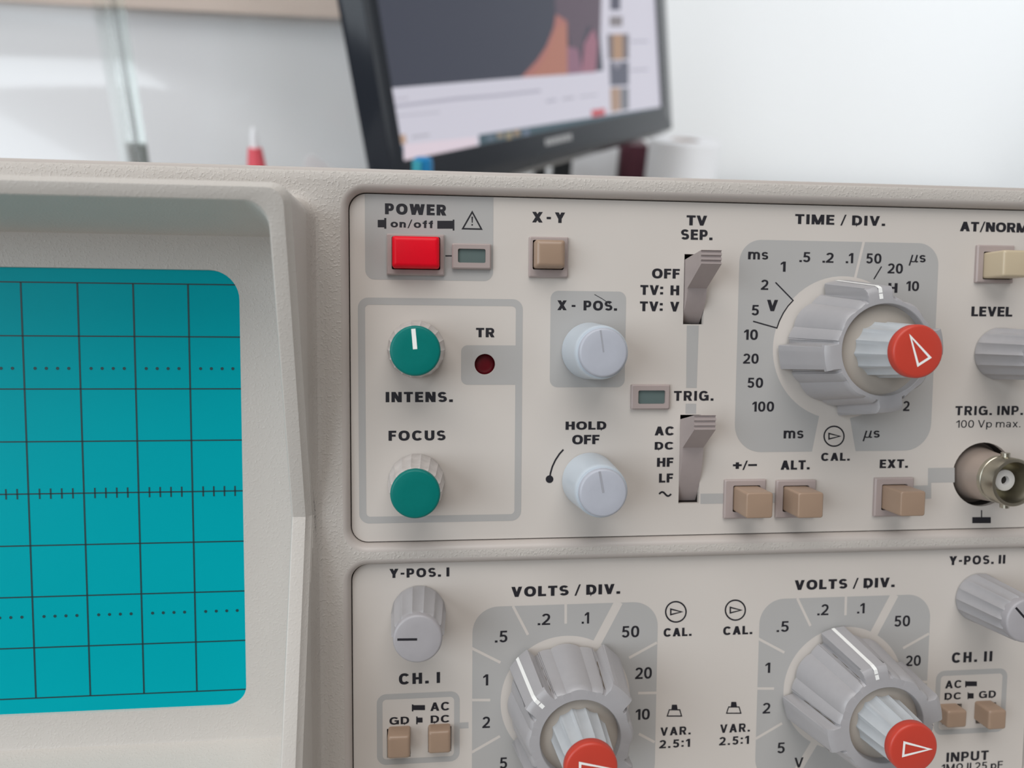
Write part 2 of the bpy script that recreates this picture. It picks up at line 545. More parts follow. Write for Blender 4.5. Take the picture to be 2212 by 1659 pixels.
fm.build('front_frame', [M['frame'], M['lip']], scope, angle=50)

# case behind the frame
cs = MB()
g = YT2 - YT
rings = []
for d, h in ((-1.0, 0.15), (g - .28, 0.15), (g - .1, 0.08), (g, -0.12), (g, -217.0)):
    rings.append([L(x, y, h) for x, y in rrect(XW0 - d, XW1 + d, YB - d, YT + d, 3.0 + d, 6)])
cs.loft(rings, 0, cap1=True)
case = cs.build('case', M['lip'], scope, angle=40)

# folding stand under the front, so that the face leans back
st = MB()
st.box(-60 - 75, 195 - 75, 38, 46, -76, -69)
for sx in (-60, 195):
    st.loft([[(sx - 75 + 4 * math.cos(a), -h[0] + 4 * math.sin(a), h[1]) for a in [k * pi / 4 for k in range(8)]] for h in ((-6, -1.2), (-42, -70))], cap0=True, cap1=True)
st.build('tilt_stand', M['lip'], scope)

# hood
hb = MB()
R_ = [
    hood_ring(3.6, 4.6, flat=FH - 0.02),
    hood_ring(3.2, 4.5, rise=0.02),
    hood_ring(2.6, 4.3, rise=0.15),
    hood_ring(2.05, 4.0, rise=0.6),
    hood_ring(1.65, 3.7, rise=1.4),
    hood_ring(1.35, 3.4, rise=2.8),
    hood_ring(1.15, 3.2, rise=6.0),
    hood_ring(1.05, 3.1, dh=-1.6),
    hood_ring(1.0, 3.0, dh=-1.2),
    hood_ring(0.85, 2.9, dh=-1.06),
    hood_ring(0.18, 2.6, dh=-0.32),
    hood_ring(0.0, 2.5, dh=0.0),
    hood_ring(-0.1, 2.5, dh=0.02),
    hood_ring(-2.2, 3.2, dh=0.0, dyt=0.45),
    hood_ring(-2.4, 3.6, dh=-0.10, dyt=0.5),
    hood_ring(-2.55, 3.9, dh=-0.4, dyt=0.55),
    hood_ring(-2.65, 4.2, dh=-1.2, dyt=0.55),
]
PLATE = -4.2
x0, x1, y0, y1 = -69.8, 49.8, -89.7, 9.1


def plate_ring(d, h):
    pts = rrect(x0 - d, x1 + d, y0 - d, y1 + d, 4.4, 6)
    c = [pts[k * 7:(k + 1) * 7] for k in range(4)]
    ys = lambda a, b_: [a[1] + (KY - a[1]) * k / 10 for k in range(1, 11)] + [KY + (b_[1] - KY) * k / 10 for k in range(1, 10)]
    out = c[0] + c[1] + [(c[1][-1][0], y) for y in ys(c[1][-1], c[2][0])] + c[2] + c[3] + [(c[3][-1][0], y) for y in ys(c[3][-1], c[0][0])]
    return [L(x, y, h) for x, y in out]


hb.loft(R_[:7], 1)
hb.loft(R_[6:] + [plate_ring(0.25, PLATE + 0.8), plate_ring(0, PLATE + 0.2), plate_ring(-0.6, PLATE)])
sx1 = U(522, 900, PLATE)[0]
sy1 = U(300, 580, PLATE)[1]
sy0 = U(300, 1535.5, PLATE)[1]
SC = (-20 - sx1, sx1, sy0, sy1)
op = rrect(SC[0], SC[1], SC[2], SC[3], (4.0, 5.6), 10)
hb.holes([[(p[0], p[2]) for p in plate_ring(-0.6, PLATE)], [L(x, y)[::2] for x, y in op]], -PLATE)
hb.loft([[L(x, y, PLATE) for x, y in op], [L(x, y, PLATE - .25) for x, y in rrect(SC[0] + .1, SC[1] - .1, SC[2] + .1, SC[3] - .1, (3.9, 5.5), 10)],
         [L(x, y, PLATE - 2.0) for x, y in rrect(SC[0] + .1, SC[1] - .1, SC[2] + .1, SC[3] - .1, (3.9, 5.5), 10)]])
hb.build('screen_hood', [M['hood'], M['frame']], scope, angle=24)

# screen with its graticule
GH = -5.0
s_ = MB()
s_.loft([[L(x, y, GH) for x, y in rrect(SC[0] - 1, SC[1] + 1, SC[2] - 1, SC[3] + 1, 4, 8)], [L(x, y, GH - 2) for x, y in rrect(SC[0] - 1, SC[1] + 1, SC[2] - 1, SC[3] + 1, 4, 8)]], cap0=True, cap1=True)
screen = s_.build('screen', M['screen'], scope, angle=40)
gl = MB()
GP = GH + 0.03


def grect(x0, x1, y0, y1):
    gl.poly([L(x0, y0, GP), L(x1, y0, GP), L(x1, y1, GP), L(x0, y1, GP)])


LW = 0.13
for k in range(9):
    grect(-60, sx1 + 0.6, -10 * k - LW, -10 * k + LW)
for k in range(-6, 5):
    grect(10 * k - LW * 1.25, 10 * k + LW * 1.25, -80, 0)
for k in range(-30, 21):
    if k % 5:
        grect(2 * k - .15, 2 * k + .15, -41, -39)
        for y in (-16.1, -63.9):
            gl.poly([L(x, yy, GP) for x, yy in circle(2 * k, y, 0.30, 12)])
gl.build('graticule', M['grat'], screen, angle=None, fix=False)

# ------------------------------------------------------------------ control panels
slots = {}


def px_rect(x0, y0, x1, y1, h=0.0):
    cx, cy = (x0 + x1) / 2, (y0 + y1) / 2
    a, c = U(x0, cy, h)[0], U(x1, cy, h)[0]
    d, e = U(cx, y1, h)[1], U(cx, y0, h)[1]
    return a, c, d, e


TVS = px_rect(1477, 549, 1521, 700.5)
TRS = px_rect(1467.5, 896, 1512, 1087.5)
TRC = U(1047.5, 787)
BNC = U(2122.5, 1025)
GDI = px_rect(836, 1573.5, 887, 1636)
DCI = px_rect(924.5, 1570, 975, 1624)
DC2 = px_rect(2035.5, 1521, 2077, 1564)
GD2 = px_rect(2108.5, 1518, 2151, 1562)
rect4 = lambda r: [(r[0], r[2]), (r[1], r[2]), (r[1], r[3]), (r[0], r[3])]


def panel(name, y0, y1, holes):
    p = MB()
    out = rrect(XL, XR, y0, y1, 3.1, 8)
    p.holes([[L(x, y)[::2] for x, y in lp] for lp in [out] + holes], 0.0)
    p.loft([[L(x, y, 0) for x, y in out], [L(x, y, -1.2) for x, y in out]])
    for h in holes:
        p.loft([[L(x, y, 0) for x, y in h], [L(x, y, -1.0) for x, y in h]])
        n = len(h)
        mx = sum(q[0] for q in h) / n; my = sum(q[1] for q in h) / n
        big = [(mx + (x - mx) * 1.0, my + (y - my) * 1.0) for x, y in h]
        p.loft([[L(x, y, -1.0) for x, y in big], [L(x, y, -7) for x, y in big]], 1, cap1=True)
    return p.build(name, [M['cream'], M['dark']], scope, angle=40)


UP = panel('control_panel', UB, UT, [rect4(TVS), rect4(TRS), circle(TRC[0], TRC[1], S(22.5), 32), circle(BNC[0], BNC[1], S(73) * 1.04, 40)])
LP = panel('control_panel', LB, LT, [rect4(r) for r in (GDI, DCI, DC2, GD2)])
UP['label'] = 'upper cream control panel with grey printed fields'
LP['label'] = 'lower cream control panel with the two volts per division dials'


class Print(MB):                                # flat print on a panel
    def __init__(s, h):
        super().__init__(); s.h = h
        s.k = 0

    def p(s, pts, mi=0, hole=None):
        s.k += 1
        if hole:
            s.holes([[L(x, y)[::2] for x, y in lp] for lp in (pts, hole)], -s.h - 0.0002 * (s.k % 20), mi)
            return
        s.poly([L(x, y, s.h + 0.0002 * (s.k % 20)) for x, y in pts], mi)

    def px(s, pts, mi=0):
        s.p([U(*q) for q in pts], mi)

    def line(s, pts, w, closed=False, mi=0):    # px polyline, px width
        for q in stroke([U(*k) for k in pts], S(w), closed):
            s.p(q, mi)

    def done(s, name, m, parent, label=None):
        o = s.build(name, m, parent, angle=None, fix=False)
        if label: o['label'] = label
        return o


def pxrr(x0, y0, x1, y1, r, h=0.0):
    a, c, d, e = px_rect(x0, y0, x1, y1)
    r = tuple(S(k) for k in r) if isinstance(r, tuple) else S(r)
    return rrect(a, c, d, e, r, 8)


FHT = 0.02
q = Print(FHT)                                   # power field
a, c, d, e = px_rect(788.5, 430, 1065.5, 605.5)
q.p([(x, min(y, UT - .02)) for x, y in rrect(a, c, d, UT - .02, (S(20), 0.01), 8)])
q.done('printed_field', M['field'], UP, 'grey field around the power switch')

q = Print(FHT)                                   # frame round intensity and focus
a, c, d, e = px_rect(774.5, 644.5, 1127.5, 1128)
t = S(15)
oo = rrect(a, c, d, e, S(22), 8); ii = rrect(a + t, c - t, d + t, e - t, S(9), 8)
for k in range(len(oo)):
    j = (k + 1) % len(oo)
    q.p([oo[k], oo[j], ii[j], ii[k]])
a2, c2, d2, e2 = px_rect(996, 746, 1120, 831)
q.p([(c - t * .5, d2)] + [(c - t * .5, e2)] + [(a2 + S(14) + S(14) * math.cos(math.radians(x)), e2 - S(14) + S(14) * math.sin(math.radians(x))) for x in range(90, 181, 15)] +
    [(a2 + S(14) + S(14) * math.cos(math.radians(x)), d2 + S(14) + S(14) * math.sin(math.radians(x))) for x in range(180, 271, 15)], hole=circle(TRC[0], TRC[1], S(23), 32))
q.done('printed_field', M['field'], UP, 'grey outline around the two green-topped knobs')

q = Print(FHT); q.p(pxrr(1188.5, 629, 1351, 836.5, 17)); q.done('printed_field', M['field'], UP, 'grey field behind the upper bluish white knob')
q = Print(FHT)
q.px([(1483.5, 703), (1509.5, 703), (1505, 838), (1482, 838)])
q.px([(1481, 872), (1504, 872), (1503.5, 894), (1480.5, 894)])
q.px([(1513, 1066.5), (1700, 1064.5), (1700, 1086), (1513, 1088.5)])
q.done('printed_field', M['field'], UP, 'grey bars linking the two slide switches and the push buttons')
q = Print(FHT)
q.px([(1972, 1049), (2011.5, 1048), (2011.5, 1077), (1972, 1079)])
q.px([(2004.5, 1011), (2062, 1010), (2062, 1042), (2011.5, 1043), (2011.5, 1077), (2004, 1077)])
q.done('printed_field', M['field'], UP, 'grey step leading to the round input socket')


def dial_print(parent, c, X0, X1, Y0, Y1, r, cr, lines, label):
    q = Print(FHT)
    q.p(rrect(c[0] + X0, c[0] + X1, c[1] + Y0, c[1] + Y1, r, 12))
    o = q.done('printed_field', M['field'], parent, label)
    q = Print(FHT + 0.012)
    q.p(circle(c[0], c[1], cr, 72))
    for (p0, p1, w) in lines:
        for s4 in stroke([(c[0] + p0[0], c[1] + p0[1]), (c[0] + p1[0], c[1] + p1[1])], w): q.p(s4)
    return q


CT = U(1817, 752)
rel = lambda c, p: (U(*p)[0] - c[0], U(*p)[1] - c[1])
a, c, d, e = px_rect(1592, 521.5, 2019, 975)
q = dial_print(UP, CT, a - CT[0], c - CT[0], d - CT[1], e - CT[1], (S(64), S(50)), S(157) * 1.035,
               [(rel(CT, (1866, 521)), rel(CT, (1846, 605)), S(6))], 'grey dial field behind the time knob')
q.px([(1770, 895), (1835, 898), (1848.5, 977.5), (1753.5, 977.5)])
q.done('dial_gap', M['cream'], UP, 'cream ring and gaps in the time dial')

C1, C2 = U(1222, 1511), U(1822, 1486.5)
a, c, d, e = px_rect(1020, 1305.5, 1417.5, 1712)
dl = [((1108, 1309), (1140.5, 1371), 6), ((1222, 1305), (1222, 1347), 6), ((1336.5, 1300), (1290, 1388), 20), ((1419, 1388), (1359, 1421), 6),
      ((1418, 1496.5), (1378.5, 1497), 6), ((1414, 1603), (1380, 1585), 6), ((1019, 1400), (1081, 1431), 6), ((1019, 1512), (1059, 1512), 6), ((1019, 1625), (1080, 1590), 6),
      ((1110, 1712), (1165, 1620), 18)]
lines = [(rel(C1, p), rel(C1, r), S(w)) for p, r, w in dl]
for cc, nm in ((C1, 'left'), (C2, 'right')):
    q = dial_print(LP, cc, a - C1[0], c - C1[0], d - C1[1], e - C1[1], S(58), S(148), lines, 'grey segmented dial field of the %s volts knob' % nm)
    q.done('dial_gap', M['cream'], LP, 'cream ring and gaps in the %s volts dial' % nm)

for (x0_, y0_, x1_, y1_, tail, nm) in ((814, 1496.5, 993, 1648.5, True, 'left'), (2019.5, 1446.5, 2173, 1584, False, 'right')):
    q = Print(FHT)
    a, c, d, e = px_rect(x0_, y0_, x1_, y1_)
    t = S(12.5)
    oo = rrect(a, c, d, e, S(21), 8); ii = rrect(a + t, c - t, d + t, e - t, S(9), 8)
    for k in range(len(oo)):
        j = (k + 1) % len(oo)
        q.p([oo[k], oo[j], ii[j], ii[k]])
    if tail: q.px([(992, 1561), (1012, 1560), (1012, 1573), (992, 1574)])
    q.done('printed_field', M['field'], LP, 'grey outline around the %s coupling buttons' % nm)

# lettering: text, centre x, centre y, width, height in the photo, weight, tracking
B_, D_, T_ = 0.235, 0.185, 0.14
UPPER = [
    ('POWER', 897.8, 452.5, 132.4, 24, .26, .13), ('on/off', 890.6, 483.7, 93.7, 18.5, .20, .12), ('X  -  Y', 1185, 469.7, 71, 22.5, B_, .0),
    ('TR', 1048.2, 718.4, 40, 20, B_, .12), ('INTENS.', 905.6, 857.6, 145, 22, .245, .15), ('FOCUS', 900.8, 940.8, 123, 22, B_, .16),
    ('HOLD', 1265.6, 920.7, 88, 21, B_, .10), ('OFF', 1265.4, 949.5, 59, 20.5, B_, .07), ('X -  POS.', 1268.4, 660, 129, 21.5, B_, .12),
    ('TV', 1505, 476.3, 44.3, 21.5, B_, .06), ('SEP.', 1505, 507, 68, 22, B_, .12), ('OFF', 1438.3, 591, 60, 21.5, B_, .10),
    ('TV:  H', 1425, 626.7, 84, 21, B_, .10), ('TV:  V', 1424.6, 662, 85, 21, B_, .10), ('ms', 1637.6, 552.3, 43.5, 16.5, D_, .10),
    ('1', 1691.5, 576, 11, 22, D_, .1), ('.5', 1738.4, 555.4, 23.3, 21.8, D_, .06), ('.2', 1788.6, 556.7, 24, 21.8, D_, .06),
    ('.1', 1835, 557.6, 16, 22, D_, .04), ('50', 1887.4, 558.4, 33, 22, D_, .1), ('20', 1933.7, 580, 33, 22, D_, .1), ('us', 1981, 562.4, 36.5, 24, D_, .06),
    ('H', 1928.5, 622, 20, 21, .22, .1), ('10', 1971.3, 618, 27.5, 21.5, D_, .1), ('2', 1651.6, 615.2, 16, 22, D_, .1), ('V', 1668.4, 660, 24, 24.5, B_, .1),
    ('5', 1631.3, 670, 15.7, 22.5, D_, .1), ('10', 1622, 723, 30, 22.7, D_, .1), ('20', 1621.8, 774.7, 33.7, 22, D_, .1), ('50', 1631.4, 826.8, 33.7, 22, D_, .1),
    ('100', 1648.4, 878.2, 47, 22, D_, .1), ('ms', 1714, 938.4, 43, 17, D_, .1), ('2', 1957.5, 877, 14, 21.5, D_, .1), ('us', 1881.7, 941.5, 36.7, 23.3, D_, .06),
    ('CAL.', 1804.5, 986.7, 62, 17.5, B_, .14), ('ALT.', 1717.6, 1004.4, 62.8, 20, B_, .10), ('EXT.', 1930.7, 1001.6, 61, 18.5, B_, .10), ('+/_', 1609, 1005, 52, 20, .27, .06),
    ('TRIG.', 1498.4, 855, 85.6, 21.5, .22, .16), ('AC', 1434.8, 930.8, 41.5, 19.5, B_, .1), ('DC', 1434.3, 964.2, 40.5, 19.5, B_, .1), ('HF', 1436.8, 998.4, 35.4, 19.5, B_, .1),
    ('LF', 1438.6, 1032.5, 30.4, 19.5, B_, .1), ('~', 1436.7, 1067, 29, 12.7, .17, .1), ('TIME / DIV.', 1814.7, 476.5, 194.7, 26, .225, .14),
    ('AT/NORM.', 2151, 490.8, 155, 23, .235, .06), ('LEVEL', 2142.4, 673, 88.6, 21, B_, .08), ('TRIG. INP.', 2136.6, 886.8, 146.3, 20, .21, .16), ('100 Vp max.', 2134.5, 917.5, 138.7, 20.3, .12, .14),
]
LOWER = [
    ('Y-POS. I', 905.9, 1237, 129.3, 20, B_, .16), ('CH. I', 906, 1465, 88.8, 24, B_, .22), ('AC', 950, 1525.8, 41, 18.5, .2, .14), ('DC', 950.4, 1554, 40.5, 18.5, .2, .14),
    ('GD', 862.5, 1557.6, 42.5, 18.5, .2, .14), ('VOLTS / DIV.', 1222, 1276.5, 235, 27, .245, .13), ('.2', 1175, 1337.7, 27, 24.5, .172, .1), ('.1', 1264.5, 1334.7, 16, 24.5, .172, .06),
    ('.5', 1082.5, 1375, 27, 25, .172, .1), ('50', 1362, 1364.3, 37.5, 25, .172, .1), ('20', 1390, 1453.7, 36, 25, .172, .1), ('10', 1388.3, 1542.8, 30.6, 23.5, .172, .1),
    ('1', 1049.2, 1468.6, 11, 24, .172, .1), ('2', 1050.2, 1560, 16.5, 24.5, .172, .1), ('5', 1087.4, 1648, 16, 24, .172, .1), ('CAL.', 1463.6, 1365.3, 60.4, 18.5, B_, .14),
    ('VAR.', 1459.2, 1578.8, 65.3, 17.8, .21, .18), ('2.5:1', 1457.3, 1606, 66.5, 17.5, .2, .18), ('CAL.', 1593.5, 1361.5, 63, 18.5, B_, .14), ('VAR.', 1587.6, 1572.5, 64.4, 18.2, .21, .18),
    ('2.5:1', 1585.6, 1599.5, 64.4, 17.8, .2, .18), ('VOLTS / DIV.', 1824.5, 1262, 216, 26, .245, .13), ('.5', 1690.6, 1353.3, 26, 23, .172, .1), ('.2', 1777.6, 1317, 24, 23.7, .172, .1),
    ('.1', 1859.6, 1313.8, 16, 22, .172, .06), ('50', 1948.8, 1341.4, 33.8, 23.7, .172, .1), ('20', 1972.5, 1427, 32.6, 23, .172, .1), ('1', 1658.4, 1442.4, 10.7, 22.2, .172, .1),
    ('2', 1655.5, 1529.5, 16.5, 23, .172, .1), ('5', 1687, 1615.3, 16, 23, .172, .1), ('V', 1725.5, 1647, 19.6, 21.7, .172, .1), ('Y-POS. II', 2110.8, 1209.5, 121, 19.5, B_, .16),
    ('CH. II', 2099.6, 1419, 87.2, 22.5, B_, .22), ('AC', 2059.2, 1478, 35.2, 16.8, .2, .14), ('DC', 2058, 1504.5, 35.8, 17, .2, .14), ('GD', 2132.7, 1500.8, 36.7, 17.5, .2, .14),
    ('INPUT', 2089.7, 1633.5, 90.8, 20.5, .21, .14), ('1MQ || 25 pF', 2099.7, 1657.5, 132, 21, .16, .12),
]
IH = 0.045


def legend(parent, txt, cx, cy, w, h, s, track):
    ps = text_polys(txt, s, track)
    xs = [p[0] for g_ in ps for p in g_]; ys = [p[1] for g_ in ps for p in g_]
    x0, x1, y0, y1 = min(xs), max(xs), min(ys), max(ys)
    ax, ay = U(cx - w / 2, cy); bx, by = U(cx + w / 2, cy)
    _, ty = U(cx, cy - h / 2); _, dy = U(cx, cy + h / 2)
    my = (ty + dy) / 2
    q = Print(IH)
    for g_ in ps:
        q.p([(ax + (p[0] - x0) / (x1 - x0) * (bx - ax), dy + (p[1] - y0) / (y1 - y0) * (ty - dy)) for p in g_])
    shown = ' '.join(txt.split()).replace('u', '\u00b5').replace('Q', '\u03a9').replace('_', '-')
    return q.done('lettering', M['ink'], parent, 'black lettering reading %s' % shown)


for tx in UPPER: legend(UP, *tx)
for tx in LOWER: legend(LP, *tx)


def symbol(parent, label, fill=(), lines=()):
    q = Print(IH)
    for f_ in fill: q.px(f_)
    for pts, w, cl in lines: q.line(pts, w, cl)
    return q.done('printed_symbol', M['ink'], parent, label)


R4 = lambda a, b_, c, d: [(a, b_), (c, b_), (c, d), (a, d)]
pc = lambda x, y, r, n=32, a0=0, a1=360: [(p[0], p[1]) for p in circle(x, y, r, n, a0, a1)]
symbol(UP, 'black push button sign left of the power wording', [R4(816, 475, 830.5, 491), R4(830, 471, 834.5, 494)])
symbol(UP, 'black push button sign right of the power wording', [R4(944.6, 477, 978.5, 494), R4(978, 474.5, 981.5, 498)])
symbol(UP, 'black warning triangle with exclamation mark', [[(1018.2, 468), (1021.8, 468), (1021, 481), (1019, 481)], R4(1018.4, 484, 1021.4, 487.5)], [([(1020, 458), (999.5, 494), (1040, 495)], 3.2, True)])
symbol(UP, 'short black line joining power button and indicator', [R4(962, 551.5, 976, 554)])
arc = [(1217, 971), (1208, 981), (1199.5, 994), (1193, 1008), (1189, 1022), (1187, 1035)]
symbol(UP, 'black arc ending in a dot beside the hold off knob', [pc(1187, 1035, 8.3)], [(arc, 3.6, False)])
arc = [(1626.5, 694), (1678, 708.6), (1683.5, 693), (1692, 676), (1702, 661), (1713, 649), (1675, 610)]
symbol(UP, 'thin black bracket round the V of the time dial', [], [(arc, 3, False)])
symbol(UP, 'thin black slanting tick under the 50 of the time dial', [], [([(1904, 575.7), (1887.5, 603)], 3, False)])
symbol(UP, 'black earth bar under the round input socket', [R4(2100, 1117, 2140, 1130), R4(2118.8, 1102, 2121.2, 1118)])
for par, x, y, r, lb in ((UP, 1801.4, 942.3, 21.5, 'circled pointer sign under the time dial'), (LP, 1459.8, 1321.5, 22, 'circled pointer sign beside the left volts dial'), (LP, 1588.3, 1317.8, 21.5, 'circled pointer sign beside the right volts dial')):
    symbol(par, lb, [], [(pc(x, y, r), 3.4, True), ([(x - 11, y - 6), (x - 11, y + 6), (x + 12.5, y)], 3.3, True)])
for x, y, lb in ((1456.7, 1537, 'left'), (1584.8, 1531, 'right')):
    symbol(LP, 'black pull knob sign above the %s VAR wording' % lb, [[(x - 6.5, y - 4.5), (x - 5.2, y - 15), (x + 5.4, y - 15), (x + 7, y - 4.5)]], [([(x - 15.5, y + 9.5), (x - 11, y - 4), (x + 11.5, y - 4), (x + 15.5, y + 9.5)], 2.6, True)])
symbol(LP, 'two black push button signs left of AC and DC', [R4(889.6, 1521.5, 892.8, 1536.5), R4(892.5, 1523, 918, 1533.7), R4(899, 1547.5, 902, 1564.3), R4(901.5, 1550, 912.7, 1560.5)])
symbol(LP, 'two black push button signs right of AC and DC', [R4(2084.7, 1471, 2087.3, 1484.6), R4(2087, 1471.7, 2110, 1482), R4(2089.8, 1495.2, 2092, 1510.3), R4(2091.5, 1497.2, 2103, 1508.7)])
# a scratch
q = Print(IH + .01)
q.line([(1284, 636), (1300, 645), (1318, 657)], 1.3)
q.done('scratch', M['ink'], UP, 'fine dark scratch above the X - POS. wording')


# ------------------------------------------------------------------ knobs (axis towards the viewer: local -y)
def ring(rf, h, n=96, a0=0.0):
    out = []
    for k in range(n):
        a = 2 * pi * k / n
        r = rf(a) if callable(rf) else rf
        out.append((r * math.cos(a), -h, r * math.sin(a)))
    return out


def flute(r, n, amp, sharp=1.0, ph=0.0):
    return lambda a: r - amp * (abs(math.sin(n * (a + ph) / 2)) ** sharp if sharp != 0 else 0)


def bar(mb, ang, r0, r1, w, h, mi=0, th=0.05):
    c, s = math.cos(math.radians(ang)), math.sin(math.radians(ang))
    pts = []
    for (r, u) in ((r0, -w / 2), (r1, -w / 2), (r1, w / 2), (r0, w / 2)):
        pts.append((r * c - u * s, r * s + u * c))
    mb.loft([[(x, -(h - .02), z) for x, z in pts], [(x, -(h + th), z) for x, z in pts]], mi, cap1=True)


def small_knob(base_px, body, capm, kind, pointer=None, pm=None, label=None, rb=5.45, rt=4.75, h=11.7, flutes=0, amp=0.0, caprad=None):
    x, y = U(*base_px)
    o = MB()
    n = 144
    hb_ = h - 1.5
    sh = 0.7
    f = (lambda r, a_=amp: flute(r, flutes, a_, sh)) if flutes else (lambda r, a_=0: r)
    dr = lambda t: rb + (rt - rb) * t
    o.loft([ring(dr(0) - .15, 0.15, n), ring(f(dr(0), amp * .3), 0.45, n), ring(f(dr(.12)), 1.6, n), ring(f(dr(.9)), hb_ * .9, n), ring(f(dr(1) - .05), hb_ - .1, n),
            ring(f(dr(1) - .2), hb_ + .12, n), ring(dr(1) - .7, hb_ + .2, n), ring(dr(1) - 1.2, hb_ - .2, n)], cap1=True)
    k = o.build('rotary_knob', body, scope, Lm(x, y, 0), angle=30)
    if label: k['label'] = label
    c = MB()
    cr = caprad or rt - .25
    c.loft([ring(cr - .05, hb_ - .3, n), ring(cr, h - .45, n), ring(cr - .06, h - .25, n), ring(cr - .2, h - .08, n), ring(cr - .45, h, n), ring(cr * .5, h, n)], cap1=True)
    c.build('knob_cap', capm, k, angle=40)
    if pointer:
        ang, r0, r1, w = pointer
        p = MB(); bar(p, ang, r0, r1, w, h, th=0.03)
        p.build('pointer_mark', pm, k, angle=None)
    return k


small_knob((899.5, 754.5), M['pale'], M['teal'], 'f', (95, 0.3, 3.9, 0.75), M['white'], 'pale ribbed knob with green cap and white mark', flutes=18, amp=0.26, rb=5.5, rt=4.72, caprad=4.46)
small_knob((899.5, 1040), M['pale'], M['teal'], 'f', None, None, 'pale ribbed knob with plain green cap', flutes=18, amp=0.26, rb=5.5, rt=4.72, caprad=4.46)
small_knob((1273, 758), M['bluewhite'], M['bluecap'], 's', (99, 0.1, 4.1, 0.28), M['groove'], 'upper smooth bluish white knob', rb=5.55, rt=4.95, h=12.4, caprad=4.45)
small_knob((1273, 1037), M['bluewhite'], M['bluecap'], 's', (101, 0.1, 4.1, 0.42), M['groove'], 'lower smooth bluish white knob', rb=5.55, rt=4.95, h=12.4, caprad=4.45)
small_knob((904.5, 1321), M['grey'], M['greycap'], 'f', (178.5, 0.1, 3.6, 0.42), M['ink'], 'grey ribbed knob under Y-POS. I', flutes=14, amp=0.45, rb=5.35, rt=4.75, h=13.6, caprad=4.4)
small_knob((2113, 1290), M['grey'], M['greycap'], 'f', (134, 0.1, 3.9, 0.42), M['ink'], 'grey ribbed knob under Y-POS. II', flutes=14, amp=0.45, rb=5.35, rt=4.75, h=13.6, caprad=4.4)
small_knob((2156, 764), M['grey'], M['greycap'], 'f', (90, 0.1, 3.9, 0.42), M['ink'], 'grey ribbed knob under LEVEL', flutes=14, amp=0.5, rb=5.5, rt=4.9, h=13.6, caprad=4.5)


